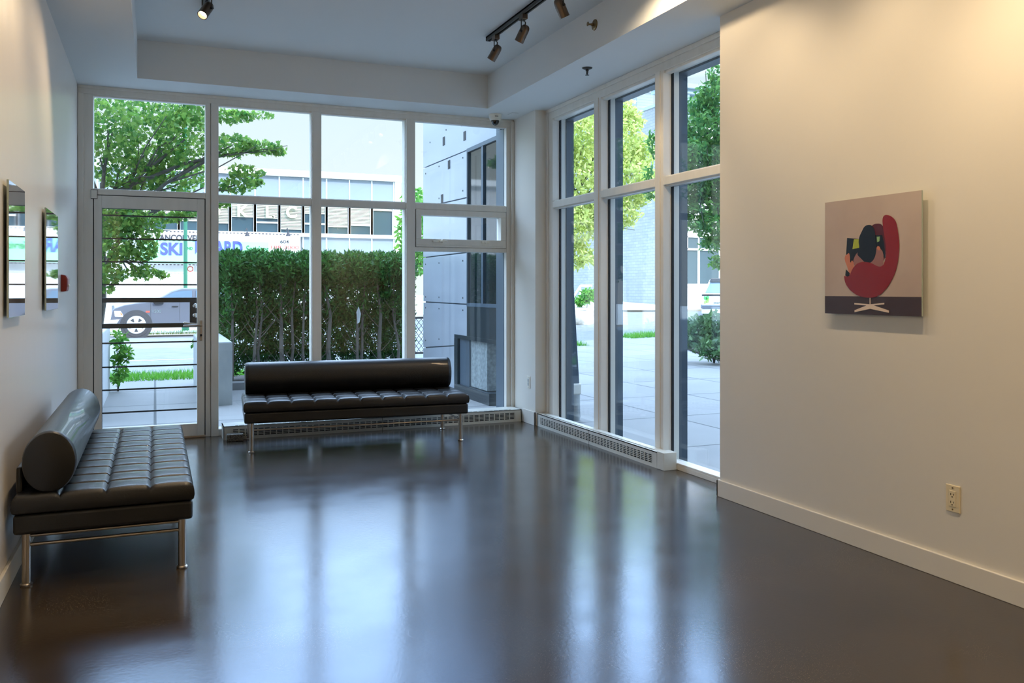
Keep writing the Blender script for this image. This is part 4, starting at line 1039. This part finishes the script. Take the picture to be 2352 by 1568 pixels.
for wx in (wc.x, xe-1.25):
    MB().lathe((wx, TY-.02, wc.z), (wx, TY+.1, wc.z), [(0, wr*1.16), (1, wr*1.16)], 36).build('wheel_arch', M['tyre'], tk)
    wh = MB().lathe((wx, TY-.03, wc.z), (wx, TY+.26, wc.z), [(0, wr*.72), (0, wr*.92), (.2, wr), (.8, wr), (1, wr*.9)], 36).build('wheel', M['tyre'], tk, smooth=True)
    m_ = MB().lathe((wx, TY-.05, wc.z), (wx, TY-.02, wc.z), [(0, wr*.68), (1, wr*.72)], 32)
    m_.build('rim', M['rim'], wh)
    m_ = MB()
    for q in range(5):
        an = math.radians(90+72*q+36); m_.prism([(wx+math.cos(an+da)*wr*rr, TY-.056, wc.z+math.sin(an+da)*wr*rr) for da, rr in ((-.25, .55), (.25, .55), (.12, .28), (-.12, .28))], (0, .01, 0))
    m_.build('spoke_gaps', M['tyre'], wh)
MB().prism([tx(262,714,-.02), tx(277,714,-.02), tx(282,722,-.02), tx(284,728,-.02), tx(264,727,-.02)], (0, .12, 0)).build('headlamp', M['lampglass'], tk)
MB().prism([tx(276,716,-.03), tx(282,722,-.03), tx(278,724,-.03)], (0, .06, 0)).build('marker_lamp', M['amber'], tk)
MB().box(xb-.03, xb+.06, TY+.2, TY+1.75, P(0,733,Y=TY).z if False else wc.z+.1, wc.z+.75).build('grille', M['chrome'], tk)
MB().prism([tx(248,741,-.03), tx(252,735,-.03), tx(275,733,-.03), tx(270,741,-.03), tx(262,752,-.03)], (0, 2.0, 0)).build('bumper', M['rim'], tk, bevel=.02)
MB().prism([tx(352,694,-.1), tx(375,692,-.1), tx(376,697,-.1), tx(356,699,-.1)], (0, .12, 0)).build('door_mirror', M['black'], tk, bevel=.01)
MB().bar(tx(395,703.5,-.02), tx(409,703.5,-.02), .03, .035).build('door_handle', M['black'], tk)
MB().box(tx(335,0)[0], tx(344,0)[0], TY-.012, TY, Z(718), Z(714)).build('badge', M['txt_red'], tk)
lettering('1500', .17, M['chrome'], tk, (tx(348.5,0)[0], TY-.006, Z(718.5)), bold=.006, name='badge_lettering')
MB().box(tx(346,0)[0]-.006, tx(346,0)[0]+.006, TY-.003, TY+.01, Z(738), Z(694)).box(tx(413,0)[0]-.006, tx(413,0)[0]+.006, TY-.003, TY+.01, Z(738), Z(692)).build('door_gap', M['tyre'], tk)
grass('weedy grass verge behind the parked pickup', -6, 9, 37.7, 38.5, 2500, .22, 7)

# ------------------------------------------------------------------ brick building on the right
M['bluebrick'] = brick_mat('painted_brick', S(140,145,146), S(150,154,154), S(122,128,130), .5, .16, .012, .85, .5, swap=True)
M['whitebrick'] = brick_mat('white_brick', S(236,222,214), S(240,228,222), S(226,214,206), .5, .16, .01, .85)
M['cornice'] = mat('cornice_grey', S(150,170,176), .6); M['stucco'] = mat('cream_stucco', S(236,232,222), .7)
BX, BY = 24.57, 38.5
qb = lambda x, y: P(x, y, Y=BY)
zg = gh(BX, BY)+.02; ztop = qb(1530, 240).z
bb_ = thing('brick_building', 'grey-blue brick corner building with cornice and white shopfront, beyond the forecourt', 'building', (BX+6, BY+7, zg))
MB().box(BX, BX+.3, BY+.3, BY+22, zg-.4, ztop).build('side_wall', M['bluebrick'], bb_)
MB().box(BX+.3, BX+16, BY+.35, BY+22, zg-.4, ztop).build('core', M['stucco'], bb_)
MB().box(BX, BX+16, BY, BY+.35, qb(1560, 522).z, ztop).build('front_wall', M['whitebrick'], bb_)
MB().box(BX-.06, BX+.35, BY+.3, BY+22, ztop, ztop+.16).build('coping', M['cornice'], bb_)
cw = MB().box(BX-.15, BX+16, BY-.25, BY+.3, ztop-.35, ztop+.1).box(BX-.55, BX+16, BY-.75, BY+.3, ztop+.5, ztop+.75).box(BX-.7, BX+16, BY-.95, BY+.3, ztop+.75, ztop+.98).box(BX-.3, BX+16, BY-.45, BY+.3, ztop+.1, ztop+.5).box(BX-.08, BX+16, BY-.12, BY+.3, ztop-.75, ztop-.35).build('cornice', M['cornice'], bb_)
for q in range(10):
    x = BX+.9+q*1.55
    MB().prism([(x, BY-.25, ztop-.4), (x, BY-.25, ztop+.5), (x, BY-.7, ztop+.5), (x, BY-.62, ztop+.2)], (.3, 0, 0)).build('bracket', M['cornice'], cw)
ch0 = P(1462, 215, X=BX+.1)
MB().box(BX-.02, BX+1.0, ch0.y-.25, ch0.y+1.5, ztop-.3, P(1462, 210, X=BX).z).build('chimney', M['bluebrick'], bb_)
MB().box(BX-.12, BX+1.1, ch0.y-.35, ch0.y+1.6, P(1462, 210, X=BX).z, P(1462, 206, X=BX).z+.1).build('chimney_cap', M['stucco'], bb_)
# shopfront
zs0 = qb(1600, 686).z; zsill = qb(1600, 654).z; ztr0 = qb(1600, 573).z; zhd = qb(1600, 543).z; zfas = qb(1560, 520).z
x1_ = qb(1548, 600).x
sf = MB().box(BX-.05, x1_, BY-.2, BY, zg-.3, zfas).build('pilaster', M['stucco'], bb_)
MB().box(x1_, BX+16, BY-.1, BY, zhd, zfas).box(BX-.2, BX+16, BY-.4, BY, zfas-.1, zfas+.35).build('fascia', M['stucco'], bb_)
bk = MB().box(x1_, BX+16, BY-.12, BY, zg-.3, zsill-.05).box(x1_-.05, BX+16, BY-.2, BY, zsill-.08, zsill+.06).build('bulkhead', M['stucco'], bb_)
x = x1_+.15
for q in range(5):
    MB().box(x+q*.85, x+q*.85+.7, BY-.135, BY-.12, zs0+.15, zsill-.22).build('raised_panel', M['stucco'], bk, bevel=.012)
swn = MB().box(x1_, x1_+.06, BY-.1, BY, zsill, zhd).box(x1_, BX+16, BY-.1, BY, ztr0-.05, ztr0+.06).box(x1_, BX+16, BY-.1, BY, zhd-.06, zhd).build('window_frame', M['stucco'], bb_)
m_ = MB()
for px_ in (1603, 1652, 1704):
    xx = qb(px_, 600).x; m_.box(xx-.06, xx+.06, BY-.1, BY, zsill, ztr0)
for px_ in (1577, 1603, 1628, 1653, 1680):
    xx = qb(px_, 550).x; m_.box(xx-.03, xx+.03, BY-.1, BY, ztr0, zhd)
m_.build('glazing_bars', M['stucco'], swn)
M['shopglass'] = mat('shop_glass', S(74,90,94), .06, spec=.8)
MB().box(x1_+.06, BX+16, BY-.03, BY-.01, zsill, zhd-.05).build('pane', M['shopglass'], swn)
ntc = qb(1562, 626); MB().box(ntc.x-.2, ntc.x+.25, BY-.05, BY-.03, ntc.z-.14, ntc.z+.14).build('notice', M['bannerw'], swn)
lc = qb(1551, 545)
wl_ = thing('wall_lantern', 'white wall lantern on the shopfront pilaster of the brick building', 'lamp', (lc.x-.2, BY-.2, lc.z))
MB().lathe((lc.x-.2, BY-.5, lc.z+.25), (lc.x-.2, BY-.5, lc.z-.25), [(0, .05), (.3, .12), (.75, .16), (.8, .26), (1, .27)], 20).build('shade', M['stucco'], wl_, smooth=True)
MB().tube([(lc.x-.2, BY-.15, lc.z+.35), (lc.x-.2, BY-.4, lc.z+.5), (lc.x-.2, BY-.5, lc.z+.25)], .03, 8).build('arm', M['txt_grey'], wl_)

# ------------------------------------------------------------------ white estate car with a leaf decal
M['whitepaint'] = mat('white_paint', S(232,236,240), .3, coat=.6); M['leafg'] = mat('decal_green', S(96,196,110), .4); M['leafl'] = mat('decal_lime', S(170,220,110), .4)
M['bumpergrey'] = mat('bumper_grey', S(120,128,138), .5)
cp0 = px3(1658, 700, 38); cz0 = gh(cp0[0], cp0[1])
rd = math.atan2(cp0[0], cp0[1])
car = thing('car', 'white car with a green leaf decal on its tailgate, half hidden by the right wall', 'car', (cp0[0], cp0[1], cz0-.05), rotz=-rd-.10, local=True)
W2 = .90
MB().prism([(-W2,0,.45),(-W2,0,.95),(-W2+.03,0,1.08),(W2-.03,0,1.08),(W2,0,.95),(W2,0,.45)], (0, 4.2, 0)).build('body', M['whitepaint'], car, bevel=.05, seg=3)
MB().prism([(-W2+.04,.12,1.06),(-W2+.30,.75,1.72),(W2-.30,.75,1.72),(W2-.04,.12,1.06)], (0, 2.3, 0)).build('cabin', M['whitepaint'], car, bevel=.05, seg=3)
MB().add([(-W2+.16,.12,1.10),(W2-.16,.12,1.10),(W2-.36,.70,1.66),(-W2+.36,.70,1.66),(-W2+.16,.20,1.10),(W2-.16,.20,1.10),(W2-.36,.78,1.66),(-W2+.36,.78,1.66)], [(0,1,2,3),(7,6,5,4),(0,4,5,1),(1,5,6,2),(2,6,7,3),(3,7,4,0)]).build('rear_window', M['carglass'], car)
MB().add([(-W2+.30,.55,1.60),(W2-.30,.55,1.60),(W2-.34,.62,1.72),(-W2+.34,.62,1.72),(-W2+.30,.75,1.60),(W2-.30,.75,1.60),(W2-.34,.8,1.75),(-W2+.34,.8,1.75)], [(0,1,2,3),(7,6,5,4),(0,4,5,1),(1,5,6,2),(2,6,7,3),(3,7,4,0)]).build('roof_spoiler', M['black'], car)
MB().prism([(-W2-.02,-.08,.40),(-W2-.02,-.08,.60),(-W2+.08,-.10,.56),(W2-.08,-.10,.56),(W2+.02,-.08,.60),(W2+.02,-.08,.40)], (0,.4,0)).build('bumper', M['bumpergrey'], car, bevel=.03)
MB().prism([(-W2+.02,-.03,.16),(-W2+.02,-.03,.40),(W2-.02,-.03,.40),(W2-.02,-.03,.16)], (0,.3,0)).build('valance', M['whitepaint'], car, bevel=.03)
MB().box(-W2+.03, W2-.03, -.012, .02, .96, 1.03).build('tail_strip', M['black'], car)
MB().cyl((0, -.03, .985), (0, -.012, .985), .06, n=20).build('badge', M['chrome'], car)
MB().box(-.26, .26, -.012, 0, .74, .90).build('number_plate', M['bannerw'], car)
def dleaf(cx, cz, an, l, wd):
    ca, sa = math.cos(an), math.sin(an)
    return [(cx+u*ca*l-v*sa*wd, -.008, cz+u*sa*l+v*ca*wd) for u, v in ((0,0),(.3,.45),(.65,.42),(1,0),(.65,-.42),(.3,-.45))]
m_ = MB()
for a_, l_ in ((1.3,.24),(2.1,.22)): m_.prism(dleaf(-.66, .76, a_, l_, .16), (0,.006,0))
m_.build('leaf_decal', M['leafg'], car)
m_ = MB()
for a_, l_ in ((-2.2,.2),(.5,.14),(-1.0,.14)): m_.prism(dleaf(-.66, .76, a_, l_, .14), (0,.006,0))
m_.build('leaf_decal', M['leafl'], car)
lettering('your', .15, M['txt_grey'], car, (-.36, -.012, .62), name='decal_lettering')
for sx_ in (-1, 1):
    for yy in (.8, 3.4):
        MB().lathe((sx_*(W2-.22), yy, .33), (sx_*(W2+.01), yy, .33), [(0,.30),(.1,.33),(.9,.33),(1,.30)], 28).build('wheel', M['tyre'], car, smooth=True)

# ------------------------------------------------------------------ street furniture beyond the right windows
sp = px3(1302, 714, 30); zz = gh(sp[0], sp[1])
sp_ = thing('sign_post', 'slim white sign post with a notice plate left of the brick building', 'sign', (sp[0], sp[1], zz))
MB().cyl((sp[0], sp[1], zz), (sp[0], sp[1], px3(1302, 592, 30)[2]), .035, n=12).build('post', M['bannerw'], sp_)
pt = px3(1310, 602, 30)
MB().box(pt[0]-.12, pt[0]+.12, sp[1]-.05, sp[1]-.03, pt[2]-.16, pt[2]+.16).build('plate', M['bannerw'], sp_)
# porch steps and railing
st_ = thing('stair_railing', 'pale metal stair railing left of the brick building', 'railing', tuple(px3(1322, 700, 44)))
W_ = 44
A_, B_ = px3(1316, 684, W_), px3(1333, 656, W_)
m_ = MB().tube([px3(1316, 700, W_), A_, B_, px3(1360, 656, W_)], .05, 8); m_.build('handrail', M['bannerw'], st_)
m_ = MB().tube([px3(1320, 694, W_), px3(1337, 668, W_)], .04, 8).tube([px3(1333, 656, W_), px3(1333, 690, W_)], .04, 8).tube([px3(1346, 656, W_), px3(1346, 690, W_)], .04, 8); m_.build('lower_rail', M['bannerw'], st_)
hw = px3(1300, 690, 52)
nb = thing('neighbour_house', 'grey house front half hidden behind the sunlit street tree', 'building', tuple(px3(1290, 690, 54)))
a, b = px3(1120, 690, 70), px3(1372, 690, 70)
MB().box(a[0], BX-.6, a[1], a[1]+6, a[2]-1.5, px3(1300, 520, 70)[2]).build('wall_face', mat('house_grey', S(196,204,206), .8), nb)
for px_, py_ in ((1345, 628), (1318, 640)):
    c = P(px_, py_, Y=a[1]-.1); MB().box(c.x-.35, c.x+.35, a[1]-.12, a[1], c.z-.5, c.z+.5).build('window', M['facade'], nb)
m_ = MB()
for q in range(7):
    p_ = P(1308, 664+q*7, Y=a[1]-1.4); m_.box(p_.x-2.2, p_.x+.6, a[1]-1.4-(q*.3), a[1], p_.z-.3, p_.z)
m_.build('porch_steps', M['cornice'], nb)
cl = [pw(1352,678,16,14,420,42), pw(1335,690,18,9,260,42)]
b3 = px3(1348, 700, 42); b3[2] = gh(b3[0], b3[1])
t = thing('shrub', 'small round shrub by the stair railing left of the brick building', 'shrub', tuple(b3))
leaves('foliage', cl, .2, M['bright'], t, 71, HEX); branchy('stem', None, [([tuple(b3), tuple(px3(1350, 688, 42)), tuple(px3(1352, 680, 42))], .03)], M['bark'], t)
bo = px3(1335, 716, 33); bz = gh(bo[0], bo[1])
t = thing('dark_bowl', 'dark tapered bowl shape on the sunlit pavement beyond the forecourt', 'planter', (px3(1405, 718, 34)[0], px3(1405, 718, 34)[1], gh(*px3(1405, 718, 34)[:2])))  # bowl form given to an unidentified dark shape on the pavement
c = px3(1405, 724, 34); c[2] = gh(c[0], c[1])
MB().lathe((c[0], c[1], c[2]), (c[0], c[1], c[2]+.30), [(0, .10), (.1, .12), (.9, .29), (1, .30)], 24).build('bowl', M['bumpergrey'], t, smooth=True)
MB().lathe((c[0], c[1], c[2]+.28), (c[0], c[1], c[2]+.34), [(0, .29), (1, .32)], 24).build('rim', M['black'], t)
m_ = MB().ball((bo[0], bo[1], bz+.12), .55, .35, .38, 20, 10)
for i, v in enumerate(m_.v):
    n_ = math.sin(v[0]*9)*math.cos(v[1]*8+v[2]*7)*.05; m_.v[i] = (v[0]+n_, v[1]+n_, v[2]+n_)
tag(m_.build('boulder', mat('pale_boulder', S(210,206,196), .85, noise=(4, S(168,166,158)), bump=(9, .5)), smooth=True), 'pale mottled boulder on the pavement beyond the right windows', 'rock')
